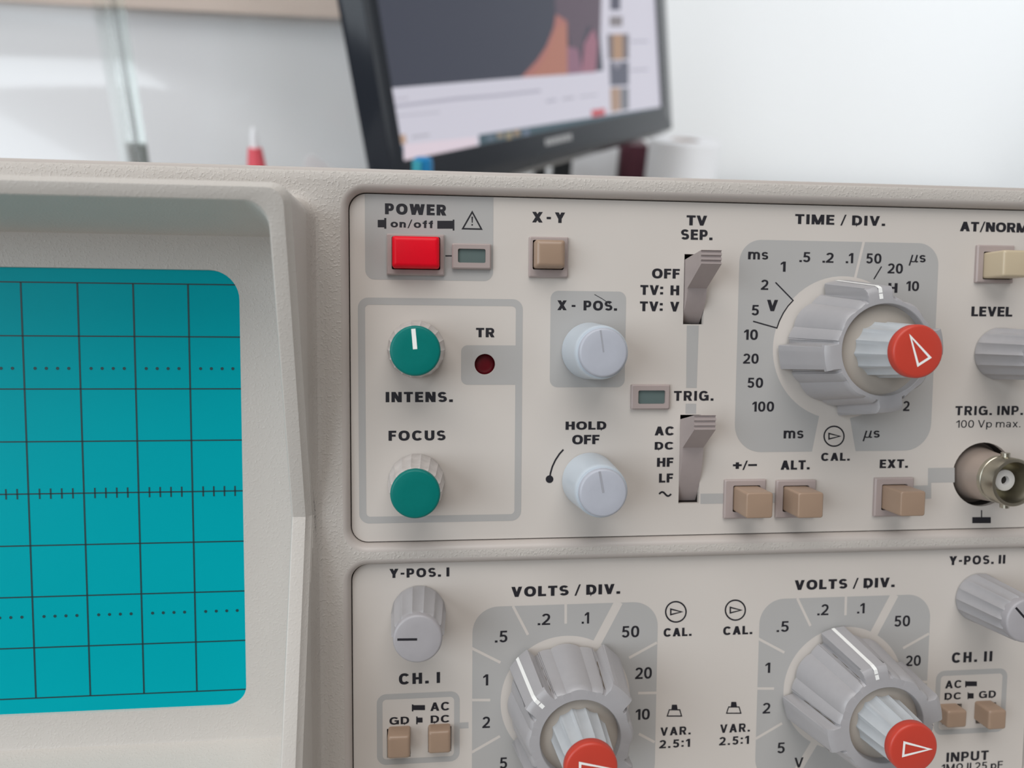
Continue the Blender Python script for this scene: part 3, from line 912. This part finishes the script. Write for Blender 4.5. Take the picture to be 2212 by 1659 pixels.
def range_knob(centre, ang, label, rf=9.95, rb=11.9, fin_f=11.7, fin_b=13.7, H=15.4, tri=0, cap_h=24.8, rim=1.5, grime=()):
    """large stepped knob: ribbed body with four fins, a white pointer line, and a slim centre knob"""
    n = 720
    fins = [math.radians(ang + 90 * k) for k in range(4)]
    fw = 2.6                                    # half width of a fin in mm

    def prof(t, extra=0.0, finscale=1.0):
        R = rb + (rf - rb) * t
        FR = fin_b + (fin_f - fin_b) * t
        def f(a):
            r = R - 0.5 * (1 - abs(math.sin((a - fins[0]) * 6)) ** 0.85)
            for k, fa in enumerate(fins):
                d = (a - fa + pi) % (2 * pi) - pi
                if abs(d) < 0.6:
                    w = fw * (1.0 if k == 0 else 0.95)
                    half = math.asin(min(1, w / FR))
                    if abs(d) < half:
                        r = max(r, R + (FR - R) * finscale, )
                        r = min(r, (FR) / max(0.5, math.cos(d)) * 0.995) if k else r
                    elif abs(d) < half + 0.035:
                        r = r + (R + (FR - R) * finscale - r) * (1 - (abs(d) - half) / 0.035) ** 2
                    elif abs(d) < half + 0.10:
                        r = min(r, R - 0.35)
            return r - extra
        return f
    x, y = U(*centre)
    o = MB()
    hr = rf - rim
    o.loft([ring(prof(0, .3), 0.5, n), ring(prof(0, .0), 0.8, n), ring(prof(.93), H * .93, n), ring(prof(.98, .08, .98), H - .55, n),
            ring(prof(1, .35, .80), H - .12, n), ring(lambda a: min(prof(1, .5, .6)(a), rf + 1.3), H, n), ring(rf - .75, H + .02, n),
            ring(hr + .12, H, n), ring(hr, H - .15, n), ring(hr - .15, H - 2.2, n)], 0)
    k = o.build('range_knob', M['grey'], scope, Lm(x, y, 0), angle=28)
    k['label'] = label
    d = MB(); d.loft([ring(hr - .1, H - 2.3, 96), ring(hr - .1, H - 1.8, 96), ring(hr - .35, H - 1.7, 96), ring(3, H - 1.7, 96)], cap1=True)
    d.build('face_disc', M['disc'], k, angle=40)
    # white pointer line along the fin and over its shoulder
    w = MB()
    A = fins[0]; c_, s__ = math.cos(A), math.sin(A)
    path = [(fin_b + .04, 0.8), (fin_b + (fin_f - fin_b) * .93 + .05, H * .93), (fin_f - .05, H - .5), (fin_f - .33, H - .06), (rf - .55, H + .06)]
    vs = []
    for r, h in path:
        for u in (-.36, .36):
            vs.append((r * c_ - u * s__, -h, r * s__ + u * c_))
    w.add(vs, [[2 * i, 2 * i + 1, 2 * i + 3, 2 * i + 2] for i in range(len(path) - 1)])
    w.build('pointer_line', M['white'], k, angle=None)
    # grime in the grooves beside two of the fins
    for off in grime:
        gm = MB()
        fa = fins[0] + math.radians(off)
        c_, s__ = math.cos(fa), math.sin(fa)
        vs = []
        for k2 in range(9):
            t2 = 0.30 + 0.62 * k2 / 8
            r, h = rb + (rf - rb) * t2 - .26, H * t2
            wd = 0.10 + 0.07 * math.sin(k2 * 2.1)
            for u in (-wd, wd): vs.append((r * c_ - u * s__, -h, r * s__ + u * c_))
        gm.add(vs, [[2 * i, 2 * i + 1, 2 * i + 3, 2 * i + 2] for i in range(8)])
        gm.build('grime_line', M['grime'], k, angle=None)
    # centre knob
    v = MB()
    nf = 144
    h0 = H - 2.2
    f = lambda r, am=.45: flute(r, 13, am, .7, .1)
    v.loft([ring(5.35, h0, nf), ring(f(5.35), h0 + .4, nf), ring(f(4.75), cap_h - 2.6, nf), ring(f(4.6), cap_h - 1.9, nf), ring(4.0, cap_h - 1.8, nf)], cap1=True)
    vk = v.build('fine_knob', M['bluegrey'], scope, Lm(x, y, 0), angle=30)
    vk['label'] = 'slim ribbed fine knob with red cap in the centre of the ' + label.split('large grey ')[1]
    cp = MB(); r = 4.62
    cp.loft([ring(r - .1, cap_h - 1.85, 96), ring(r, cap_h - 1.6, 96), ring(r, cap_h - .5, 96), ring(r - .07, cap_h - .25, 96), ring(r - .25, cap_h - .07, 96), ring(r - .5, cap_h, 96), ring(2, cap_h, 96)], cap1=True)
    cp.build('knob_cap', M['redcap'], vk, angle=40)
    tr = MB()
    T = math.radians(tri)
    c_, s__ = math.cos(T), math.sin(T)
    pts = [(3.05, 0.0), (-2.0, 1.25), (-2.0, -1.25)]
    pts = [(a_ * c_ - b__ * s__, a_ * s__ + b__ * c_) for a_, b__ in pts]
    for s4 in stroke(pts, 0.42, True):
        tr.poly([(a_, -(cap_h + .03), b__) for a_, b__ in s4])
    tr.build('arrow_mark', M['white'], vk, angle=None, fix=False)
    return k


M['bluegrey'] = mat('bluish_grey_plastic', (0.46, 0.48, 0.50, 1), 0.28, grain=0.05, gscale=500)
range_knob((1817, 752), 98, 'large grey time per division knob with white pointer', tri=122)
range_knob((1222, 1511), 137, 'large grey left volts per division knob with white pointer', tri=0, rim=2.5, grime=(-14.5, -75.5))
range_knob((1822, 1486.5), 104, 'large grey right volts per division knob with white pointer', tri=-3, cap_h=23.6, rim=2.5, grime=(14.5, 75.5))


# ------------------------------------------------------------------ push buttons, indicators, switches, socket
def rbox(mb, x0, x1, y0, y1, h0, h1, bev, r, mi=0, taper=0.0):
    def rg(d, h): return [(x, -h, y) for x, y in rrect(x0 + d, x1 - d, y0 + d, y1 - d, max(r - d * .3, .05), 5)]
    mb.loft([rg(0, h0), rg(taper, h1 - bev), rg(taper + bev * .13, h1 - bev * .5), rg(taper + bev * .5, h1 - bev * .13), rg(taper + bev, h1)], mi, cap0=True, cap1=True)


def framed(mb, W, Hh, iw, ih, h, ox=0, oy=0, bev=.25):
    """a flat collar with an opening"""
    o1 = rrect(-W / 2, W / 2, -Hh / 2, Hh / 2, .25, 4)
    o2 = rrect(-W / 2 + bev, W / 2 - bev, -Hh / 2 + bev, Hh / 2 - bev, .2, 4)
    i1 = rrect(ox - iw / 2, ox + iw / 2, oy - ih / 2, oy + ih / 2, .3, 4)
    mk = lambda p, hh: [(x, -hh, y) for x, y in p]
    mb.loft([mk(o1, 0), mk(o1, h - bev), mk(o2, h), mk(i1, h), mk(i1, 0.05)], 0)
    mb.poly(mk(i1, 0.05), 1)


def button(fr, cap_px, cap_h, m, label, bev=.5, hole=None):
    """fr: collar in px or None; cap_px: front face in px at height cap_h"""
    x0, x1, y0, y1 = px_rect(*cap_px, cap_h)
    if fr:
        a, c, d, e = px_rect(*fr, 0.6)
        cx, cy = (a + c) / 2, (d + e) / 2
        mb = MB()
        framed(mb, c - a, e - d, x1 - x0 + .35, y1 - y0 + .35, 0.8, (x0 + x1) / 2 - cx, (y0 + y1) / 2 - cy)
        b_ = mb.build('push_button', [M['bezel'], M['dark']], scope, Lm(cx, cy, 0), angle=30)
        mb = MB(); rbox(mb, x0 - cx, x1 - cx, y0 - cy, y1 - cy, 0.1, cap_h, bev, .5)
        k = mb.build('button_cap', m, b_, angle=50)
    else:
        cx, cy = (x0 + x1) / 2, (y0 + y1) / 2
        mb = MB(); rbox(mb, x0 - cx, x1 - cx, y0 - cy, y1 - cy, -5, cap_h, bev, .5)
        b_ = mb.build('push_button', m, scope, Lm(cx, cy, 0), angle=50)
    b_['label'] = label
    return b_


button((835, 505.5, 960, 595), (846.5, 509.5, 949.5, 578), 3.6, M['red'], 'wide red power push button in a mauve collar', .8)
button((1142.5, 511.5, 1227.5, 599.5), (1157, 517, 1222, 578), 3.6, M['tan'], 'tan push button under X - Y', .9)
button((1564.5, 1036, 1654, 1120), (1612.5, 1064.5, 1670, 1120), 7.0, M['tan'], 'tan push button under +/-', .3)
button((1676.5, 1037, 1762, 1118.5), (1724.5, 1064.5, 1779, 1119.5), 7.0, M['tan'], 'tan push button under ALT.', .3)
button((1889, 1032, 1972.5, 1115.5), (1946, 1061.5, 1999.5, 1115.5), 7.0, M['tan'], 'tan push button under EXT.', .3)
button((2109.5, 529.5, 2190, 611.5), (2168, 540, 2231, 598), 6.2, M['cream_btn'], 'pale cream push button under AT/NORM', .5)
button(None, (836.5, 1591, 886, 1640), 3.9, M['tan'], 'tan push button under the left GD', .6)
button(None, (925, 1580, 974, 1629), 2.9, M['tan'], 'tan push button under the left DC', .6)
button(None, (2047.5, 1536, 2089.5, 1573), 3.2, M['tan'], 'tan push button under the right DC', .5)
button(None, (2137, 1535.5, 2175, 1577), 4.4, M['tan'], 'tan push button under the right GD', .5)


def indicator(fr, win, label):
    a, c, d, e = px_rect(*fr, .5)
    x0, x1, y0, y1 = px_rect(*win, .5)
    cx, cy = (a + c) / 2, (d + e) / 2
    mb = MB(); framed(mb, c - a, e - d, x1 - x0, y1 - y0, 1.0, (x0 + x1) / 2 - cx, (y0 + y1) / 2 - cy)
    o = mb.build('indicator_lamp', [M['bezel'], M['dark']], scope, Lm(cx, cy, 0), angle=30)
    o['label'] = label
    mb = MB(); rbox(mb, x0 - cx, x1 - cx, y0 - cy, y1 - cy, 0.1, 0.55, .04, .3)
    mb.build('lens', M['lens'], o, angle=40)


indicator((976.5, 526.5, 1060.5, 581.5), (989, 538, 1048.5, 568), 'rectangular indicator lamp beside the red button')
indicator((1363, 830.5, 1446, 884), (1377.5, 843, 1435.5, 872), 'rectangular indicator lamp beside TRIG.')


def slide_switch(slot, tip_y0, tip_y1, under_y, tipx, h_tip, label):
    """rocking lever: a drum in the slot and a ridged thumb piece"""
    x0, x1, y0, y1 = slot
    cx = (x0 + x1) / 2
    tx0, tx1 = U(tipx[0], tip_y1, h_tip)[0], U(tipx[1], tip_y1, h_tip)[0]
    yt = U(tipx[0], tip_y0, h_tip)[1]; yu = U(tipx[0], tip_y1, h_tip)[1]
    yb = U((tipx[0] + 1480) / 2, under_y, 1.8)[1]
    pts = []                                     # (h, y) profile
    pts += [(-4.5, y0 + .1)]
    for k in range(11):                          # drum
        t = k / 10
        pts.append((-2.2 + 4.0 * math.sin(t * pi / 2) ** .9, y0 + .15 + (yb - y0 - .15) * t))
    pts.append((h_tip - .35, yu - .12))
    hh = (yt - yu) / 3
    pts.append((h_tip, yu + .1))
    for k in range(3):
        b0 = yu + hh * k
        pts += [(h_tip, b0 + hh * .38), (h_tip - .35, b0 + hh * .48), (h_tip - .35, b0 + hh * .82), (h_tip, b0 + hh * .95)]
    pts += [(h_tip - .1, yt), (-2.0, y1 - 1.3), (-4.5, y1 - 1.6)]
    w0 = (tx1 - tx0) / 2
    mx = cx + .0
    mb = MB()
    bv = .12
    ringL = [(mx - w0 - BASE.x, -h - BASE.y, y - BASE.z) for h, y in pts]
    ringR = [(mx + w0 - BASE.x, -h - BASE.y, y - BASE.z) for h, y in pts]
    mb.loft([ringL, ringR])
    for rg in (ringL, ringR):
        n = len(rg)
        bm = bmesh.new()
        vs = [bm.verts.new(p) for p in rg]
        for i in range(n): bm.edges.new((vs[i], vs[(i + 1) % n]))
        bmesh.ops.triangle_fill(bm, use_beauty=True, edges=bm.edges[:])
        bm.verts.index_update()
        mb.add([tuple(v.co) for v in bm.verts], [[v.index for v in f_.verts] for f_ in bm.faces])
        bm.free()
    o = mb.build('slide_switch', M['lever'], scope, angle=30)
    o['label'] = label


slide_switch(TVS, 539.5, 570.5, 622.5, (1517, 1561), 9.2, 'mauve slide lever with ridged tip under TV SEP.')
slide_switch(TRS, 897, 929.5, 967, (1498.5, 1545), 8.2, 'mauve slide lever with ridged tip beside AC and DC')

# trace rotation hole with its dark red lens
mb = MB(); mb.loft([ring(S(22.3), -2.2, 32), ring(S(22.3), -1.6, 32), ring(S(12), -1.3, 32)], cap1=True)
o = mb.build('trimmer_lens', M['darkred'], scope, Lm(TRC[0], TRC[1], 0), angle=40)
o['label'] = 'round dark red recess under TR'

# BNC socket
bx, by = BNC
mb = MB()
rp = S(73)
mb.loft([ring(4.95, -2.5, 64), ring(4.9, -0.5, 64), ring(4.85, 5.4, 64), ring(4.7, 5.5, 64), ring(4.7, 5.8, 64), ring(4.85, 5.9, 64),
         ring(4.85, 8.6, 64), ring(4.75, 8.85, 64), ring(4.6, 8.9, 64), ring(4.15, 8.9, 64), ring(4.05, 8.7, 64), ring(4.0, 0.5, 64)], cap1=True)
sock = mb.build('bnc_socket', M['nickel'], scope, Lm(bx, by, 0), angle=35)
sock['label'] = 'nickel bayonet socket under TRIG. INP.'
mb = MB(); mb.loft([ring(rp * 1.02, -4.2, 64), ring(rp * 1.02, -3.4, 64), ring(rp * .98, -3.2, 64), ring(6.1, -2.9, 64), ring(5.7, -2.2, 64), ring(5.2, 1.0, 64), ring(4.95, 3.6, 64), ring(4.85, 4.6, 64)])
mb.build('flange', M['brass'], sock, angle=35)
mb = MB(); mb.loft([ring(2.15, 0.5, 48), ring(2.15, 6.3, 48), ring(2.0, 6.4, 48), ring(.9, 6.4, 48), ring(.85, 6.2, 48), ring(.8, 2.0, 48)])
mb.build('insulator', M['ptfe'], sock, angle=35)
mb = MB(); mb.loft([ring(.84, 2.0, 24), ring(.84, 5.6, 24)], cap1=True); mb.build('contact_hole', M['dark'], sock)
for sgn in (90, 270):
    mb = MB()
    a = math.radians(sgn + 2)
    cx_, cz_ = math.cos(a), math.sin(a)
    r_ = [[(cx_ * q_ + .85 * math.cos(t * pi / 8) * cz_, -6.3 - .85 * math.sin(t * pi / 8), cz_ * q_ - .85 * math.cos(t * pi / 8) * cx_) for t in range(16)] for q_ in (4.5, 5.5, 5.6)]
    mb.loft(r_, cap1=True)
    mb.build('bayonet_lug', M['nickel'], sock, angle=35)

# ------------------------------------------------------------------ the monitor
hv = CAM_M.to_3x3() @ Vector((0.50070, 0.35689, -0.78863))      # along the screen's lower edge, to the right
uv = CAM_M.to_3x3() @ Vector((-0.12408, 0.93123, 0.34265))         # up the screen
hv.normalize(); uv = (uv - hv * uv.dot(hv)).normalized()
nv = hv.cross(uv).normalized()                                  # out of the screen, towards the viewer
A0 = at_depth(867, 347.4, 0.47807)
MON = Matrix((hv, uv, nv)).transposed().to_4x4(); MON.translation = A0
MONI = MON.inverted()


def Mo(px, py, off=0.0):
    o = MONI @ C0; d = MONI.to_3x3() @ ray(px, py)
    t = (off * MM - o.z) / d.z
    p = o + d * t
    return p.x * 1000, p.y * 1000


xr = Mo(1427, 233)[0]; SH = 272.0
xo0, xo1 = Mo(764, 150, -9)[0], Mo(1447, 200)[0]
yo0 = Mo(1440, 291)[1]
foot = A0 + hv * xr * .0005 + uv * .05 - nv * .06
monitor = empty('computer_monitor', Matrix.Translation((foot.x, foot.y, 0)))
tag(monitor, 'black flat computer monitor showing a web page with a dark video', 'monitor')


def mon_obj(mb, name, m, parent=None, angle=40):
    o = mb.build(name, m, parent or monitor, angle=angle)
    o.matrix_parent_inverse = (parent or monitor).matrix_world.inverted() if not parent else Matrix.Identity(4)
    if not parent: o.matrix_world = MON
    return o


bpy.context.view_layer.update()
mb = MB()
V3 = lambda p, z: [(x, y, z) for x, y in p]
top = SH + 18
o_ = lambda d: rrect(xo0 - d, xo1 + d, yo0 - d, top + d, max(5 + d, 1), 6)
i_ = lambda d: rrect(-d, xr + d, -d, SH + d, .5 + d * .2, 6)
mb.loft([V3(i_(0), 0.2), V3(i_(0), 2.2), V3(i_(.6), 2.8), V3(o_(-6.4), 2.8), V3(o_(-5.2), 2.2), V3(o_(-0.5), -8.6), V3(o_(0), -10), V3(o_(0), -12), V3(o_(-14), -16), V3(o_(-70), -42)], cap1=True)
bez = mon_obj(mb, 'bezel', M['black'], angle=25)
mb = MB()
lx0, lx1 = Mo(1178, 308, 2.8), Mo(1236, 298, 2.8)
for k in range(7):
    u0 = lx0[0] + (lx1[0] - lx0[0]) * k / 7
    mb.box(u0, u0 + (lx1[0] - lx0[0]) / 7 * .8, lx0[1] - 2.6, lx0[1] + 2.6, 2.75, 3.0)
lg = mb.build('logo', M['logo'], bez, angle=None)


def E(name, r, g, b_, k=1.0):
    return mat('lit_' + name, (0.01, 0.01, 0.01, 1), 0.4, emit=srgb(r, g, b_), estr=k * 1.38, spec=0.2)


mb = MB(); mb.poly([(-.3, -.3, .3), (xr + .3, -.3, .3), (xr + .3, SH, .3), (-.3, SH, .3)])
scr = mon_obj(mb, 'display', E('page', 206, 204, 216), angle=None)
LIT = {}


def patch(name, col, pts, z=0.4):               # one flat area of the lit picture
    if col not in LIT: LIT[col] = E('patch', *col)
    q = MB(); q.poly([(*Mo(x, y, z), z) for x, y in pts])
    return q.build(name, LIT[col], scr, angle=None, fix=False)


v0 = Mo(846, 190); v1 = Mo(1302, 153)
LIT[(66, 69, 82)] = E('patch', 66, 69, 82)
pic = MB()
pic.poly([(v0[0], (v0[1] + v1[1]) / 2, .35), (v1[0], (v0[1] + v1[1]) / 2, .35), (v1[0], SH - 30, .35), (v0[0], SH - 30, .35)])
pic.build('video_picture', LIT[(66, 69, 82)], scr, angle=None, fix=False)
# a figure in the video: shoulder, shawl and hair
SK = [((168, 112, 106), [(1126, 167), (1160, 130), (1180, 100), (1196, 60), (1206, 0), (1224, 0), (1226, 90), (1226, 161)], .42),
      ((172, 118, 104), [(1150, 165), (1178, 122), (1203, 60), (1222, 50), (1226, 160)], .45),
      ((140, 104, 122), [(1226, 161), (1226, 100), (1250, 105), (1258, 158)], .45),
      ((152, 106, 122), [(1256, 158), (1262, 95), (1282, 58), (1292, 90), (1287, 156)], .45)]
for c_, pts, z in SK: patch('shawl_area', c_, pts, z)
patch('hair_area', (96, 84, 96), [(1196, -40), (1200, 30), (1224, 45), (1232, 100), (1256, 110), (1262, 80), (1270, 55), (1297, 80), (1300, -40)], .48)
for c_, pts, z in (((84, 84, 100), [(1318, -30), (1340, -30), (1340, 22), (1318, 22)], .4), ((132, 126, 130), [(1317, 35), (1345, 35), (1344, 57), (1317, 57)], .4),
                   ((108, 102, 108), [(1312, 74), (1358, 73), (1358, 128), (1314, 130)], .4), ((170, 138, 114), [(1323, 74), (1346, 74), (1346, 128), (1324, 129)], .46),
                   ((96, 98, 112), [(1316, 133), (1358, 133), (1358, 184), (1318, 186)], .4), ((150, 148, 160), [(1322, 132), (1344, 132), (1333, 150)], .46),
                   ((168, 142, 126), [(1318, 190), (1340, 189), (1341, 238), (1320, 243)], .4), ((116, 118, 126), [(1341, 190), (1358, 189), (1358, 236), (1342, 239)], .4)):
    patch('thumbnail', c_, pts, z)
for c_, pts in (((168, 166, 180), [(1362, 150), (1400, 148), (1400, 152), (1362, 154)]), ((168, 166, 180), [(1362, 88), (1400, 87), (1400, 91), (1362, 92)]),
                ((186, 182, 194), [(849, 212), (882, 210), (882, 214), (849, 216)]),
                ((172, 170, 184), [(850, 227), (985, 210), (1070, 204), (1168, 193), (1168, 199), (1070, 210), (985, 217), (850, 233)]),
                ((190, 188, 200), [(850, 249), (950, 240), (950, 245), (850, 254)]),
                ((176, 174, 188), [(1180, 216), (1202, 213), (1202, 219), (1180, 222)]), ((178, 176, 188), [(1215, 211), (1240, 208), (1240, 214), (1215, 217)]), ((180, 178, 190), [(1252, 207), (1290, 203), (1290, 207), (1252, 211)]),
                ((180, 178, 188), [(890, 293), (928, 289), (928, 294), (890, 299)])):
    patch('text_line', c_, pts, .44)
patch('red_button', (192, 84, 92), [(1277, 238), (1307, 234), (1307, 248), (1279, 253)], .44)
patch('taskbar', (72, 92, 102), [(1034, 291), (1427, 231), (1427, 247), (1036, 317)], .4)
patch('taskbar', (66, 92, 108), [(846, 316), (872, 314), (872, 346), (866, 350)], .4)
patch('profile_picture', (190, 160, 140), [(864, 292), (876, 290), (878, 310), (866, 312)], .46)
patch('link_preview', (222, 208, 218), [(872, 312), (1029, 296), (1030, 318), (874, 347)], .45)
for c_, pts in (((190, 200, 224), [(852, 326), (864, 324), (866, 336), (854, 338)]), ((150, 136, 118), [(1074, 288), (1086, 286), (1087, 297), (1075, 299)]), ((156, 142, 116), [(1093, 286), (1105, 284), (1106, 300), (1094, 302)]),
                ((160, 136, 112), [(1110, 282), (1122, 280), (1123, 292), (1111, 294)]), ((112, 124, 144), [(1130, 282), (1143, 280), (1144, 293), (1131, 295)]), ((104, 116, 130), [(1052, 294), (1066, 292), (1067, 302), (1053, 304)])):
    patch('taskbar_icon', c_, pts, .48)
# stand
mb = MB()
f0 = MONI.to_3x3()
neck_b = Vector((foot.x, foot.y, 0.014))
mid = MON @ Vector((xr * .0005, 0.11, -0.052))
mb2 = MB()
wdir = Vector((hv.x, hv.y, 0)).normalized(); ddir = Vector((-wdir.y, wdir.x, 0))
rings = []
for p, ww in ((Vector((mid.x, mid.y, 0.016)), 34), (Vector((mid.x, mid.y, 0.10)), 26), (mid + Vector((0, 0, -.03)), 26), (mid + Vector((0, 0, .05)), 26)):
    c_ = (p - Vector((foot.x, foot.y, 0))) * 1000
    rings.append([tuple(c_ + wdir * (ww * math.cos(t * pi / 8)) + ddir * (12 * math.sin(t * pi / 8))) for t in range(16)])
mb2.loft(rings, cap0=True, cap1=True)
mb2.build('neck', M['black'], monitor)
mb2 = MB()
c_ = (Vector((mid.x, mid.y, 0)) - Vector((foot.x, foot.y, 0))) * 1000
rings = []
for z, ww in ((0, 118), (4, 122), (10, 118), (16, 60), (17, 30)):
    rings.append([tuple(c_ + Vector((0, 0, z)) + wdir * (ww * math.cos(t * pi / 24)) + ddir * (ww * .72 * math.sin(t * pi / 24))) for t in range(48)])
mb2.loft(rings, cap0=True, cap1=True)
mb2.build('stand_base', M['black'], monitor)


# ------------------------------------------------------------------ things behind the oscilloscope
def lathe(mb, prof, n=40, mi=0, cap0=True, cap1=True):
    mb.loft([[(r * math.cos(2 * pi * k / n), r * math.sin(2 * pi * k / n), z) for k in range(n)] for r, z in prof], mi, cap0=cap0, cap1=cap1)


def place(name, p, label, cat, rz=0.0):
    return tag(empty(name, Matrix.Translation((p.x, p.y, 0)) @ Matrix.Rotation(rz, 4, 'Z')), label, cat)


# glossy white sheet at the back left, sweeping forward at its foot, with a pale plank lying on it
BY = 0.62
zt = at_depth(300, 17, 1)                        # top edge from its sight line
k_ = (BY - C0.y) / (zt - C0).y
ztop = (C0 + (zt - C0) * k_).z
x_r = (C0 + ray(800, 200) * ((BY - C0.y) / ray(800, 200).y)).x
mb = MB()
NX, NZ = 24, 64
grid = []
for j in range(NZ + 1):
    v = j / NZ
    for i in range(NX + 1):
        u = i / NX
        X = -0.62 + (x_r + 0.62) * u
        sag = 0.075 * max(0.0, min(1.0, (X + 0.16) / 0.22)) ** 1.4
        Y, N = BY, 24
        for q_ in range(N):                     # slope grows towards the foot
            z_ = ztop * (v + (1 - v) * (q_ + .5) / N)
            e_ = max(0.0, min(1.0, (0.187 - z_ - sag) / 0.034))
            Y -= math.tan(math.radians(3 + 21 * e_ * e_ * (3 - 2 * e_))) * ztop * (1 - v) / N
        grid.append((X, Y, ztop * v))
fs = [[j * (NX + 1) + i, j * (NX + 1) + i + 1, (j + 1) * (NX + 1) + i + 1, (j + 1) * (NX + 1) + i] for j in range(NZ) for i in range(NX)]
mb.add(grid, fs)
gb = [(g_[0], BY + .03, g_[2]) for g_ in grid]
mb.add(gb, [f_[::-1] for f_ in fs])
edge = [i for i in range(NX + 1)] + [(NX) + (NX + 1) * j for j in range(1, NZ + 1)] + [NZ * (NX + 1) + i for i in range(NX - 1, -1, -1)] + [(NX + 1) * j for j in range(NZ - 1, 0, -1)]
mb.loft([[grid[i] for i in edge], [gb[i] for i in edge]])
bd = mb.build('glossy_board', M['gloss'], None, scale=1, angle=50)
tag(bd, 'glossy white curved board standing behind the oscilloscope at left', 'board')
mb = MB(); mb.box(-0.64, x_r, BY - .012, BY + .14, ztop, ztop + .03)
o = mb.build('wooden_plank', M['wood'], None, scale=1, angle=None)
tag(o, 'pale pinkish wooden plank lying on top of the white board', 'plank')

# upright glass sheet, seen nearly edge on
p = at_depth(310, 330, 0.50)
gz = at_depth(255, -60, 0.50).z
gs = place('glass_sheet', p, 'upright clear glass sheet standing edge-on behind the oscilloscope', 'glass', math.radians(31))
mb = MB(); rbx = rrect(-2.5, 2.5, -2, 70, .6, 3)
mb.loft([[(x, y, 0) for x, y in rbx], [(x, y, gz * 1000 + 40) for x, y in rbx]], cap0=True, cap1=True)
mb.build('pane', M['glass'], gs, angle=40)
zc = at_depth(300, 322, 0.5).z * 1000
mb = MB(); mb.box(-4.5, 4.5, 20, 32, 0, zc); mb.build('clip', M['greymetal'], gs, angle=None)

# red tube with white nozzle
p = at_depth(553, 345, 0.46)
z1 = at_depth(551, 317, 0.46).z * 1000; z2 = at_depth(545, 271, 0.46).z * 1000
gt = place('glue_tube', p, 'red tube with a pointed white nozzle standing behind the oscilloscope', 'tube')
mb = MB(); lathe(mb, [(11, 0), (12, 2), (12, z1 - 60), (9, z1 - 40), (4.6, z1 - 4), (4.0, z1)]); mb.build('body', M['pinkred'], gt)
mb = MB(); lathe(mb, [(2.6, z1), (2.3, z1 + 3), (1.9, z2 - 4), (1.0, z2), (.5, z2 + .5)]); mb.build('nozzle', M['tip'], gt)

# white card with a corner sticking up
p = at_depth(672, 352, 0.52)
zc = at_depth(664, 331, 0.52).z
mb = MB()
pr = [(-.005, 0), (.03, 0), (.03, zc - .03), (.015, zc - .010), (.001, zc), (-.003, zc - .002), (-.005, zc - .008)]
mb.loft([[(x, -.0006, z) for x, z in pr], [(x, .0006, z) for x, z in pr]], cap0=True, cap1=True)
o = mb.build('paper_card', M['paper'], None, scale=1, angle=None, loc=(p.x, p.y, 0))
o.rotation_euler = (0, 0, .3)
tag(o, 'white paper card whose corner peeps up beside the monitor', 'card')

# blue pen in front of the monitor
p = at_depth(914, 350, 0.40)
z1 = at_depth(914, 339, 0.40).z * 1000
pen = place('marker_pen', p, 'blue marker pen with aqua clip standing before the monitor', 'pen')
mb = MB(); lathe(mb, [(4.4, 0), (4.8, 2), (4.8, z1 - 45)], 32, cap1=True); mb.build('barrel', M['tip'], pen)
mb = MB(); lathe(mb, [(5.1, z1 - 45), (5.2, z1 - 3), (4.7, z1 - .6), (3.5, z1)], 32); mb.build('pen_cap', M['blue'], pen)
mb = MB(); mb.box(-5.6, -1.0, -6.6, -3, z1 - 40, z1 - 1); mb.build('clip', M['aqua'], pen, angle=None)

# small things at the back of the desk, seen under the monitor
def block(name, px0, px1, py, d, depth, m, label, cat, parts=None):
    a, b_ = at_depth(px0, py, d), at_depth(px1, py, d)
    w = (b_ - a).length
    mb = MB(); mb.box(0, w, 0, depth, 0, a.z)
    o = mb.build(name, m, None, scale=1, angle=None, loc=(a.x, a.y, 0))
    o.rotation_euler = (0, 0, math.atan2(b_.y - a.y, b_.x - a.x))
    return tag(o, label, cat)


block('white_box', 1236, 1337, 318, 1.02, .07, M['paper'], 'plain white box standing under the right half of the monitor', 'box')
block('power_adapter', 1196, 1236, 343, 0.95, .03, M['matblack'], 'larger of two black adapters below the monitor', 'adapter')
block('power_adapter', 1155, 1181, 356, 0.95, .03, M['matblack'], 'smaller of two black adapters below the monitor', 'adapter')
block('book', 1343, 1402, 312, 1.05, .05, M['maroon'], 'dark maroon book standing between white box and white roll', 'book')
p = at_depth(1476, 330, 1.0)
z1 = at_depth(1476, 300, 1.0).z * 1000
pr_ = place('paper_roll', p, 'white paper roll standing right of the monitor', 'roll')
mb = MB(); R1_ = 46
lathe(mb, [(R1_, 0), (R1_, z1 - 1), (R1_ - 1, z1), (19, z1), (19, z1 - 30)], 64, cap1=False); mb.build('paper', M['paper'], pr_)
mb = MB(); lathe(mb, [(19, z1 - .5), (19, 0)], 40, cap0=False, cap1=False); mb.build('core', M['wood'], pr_)
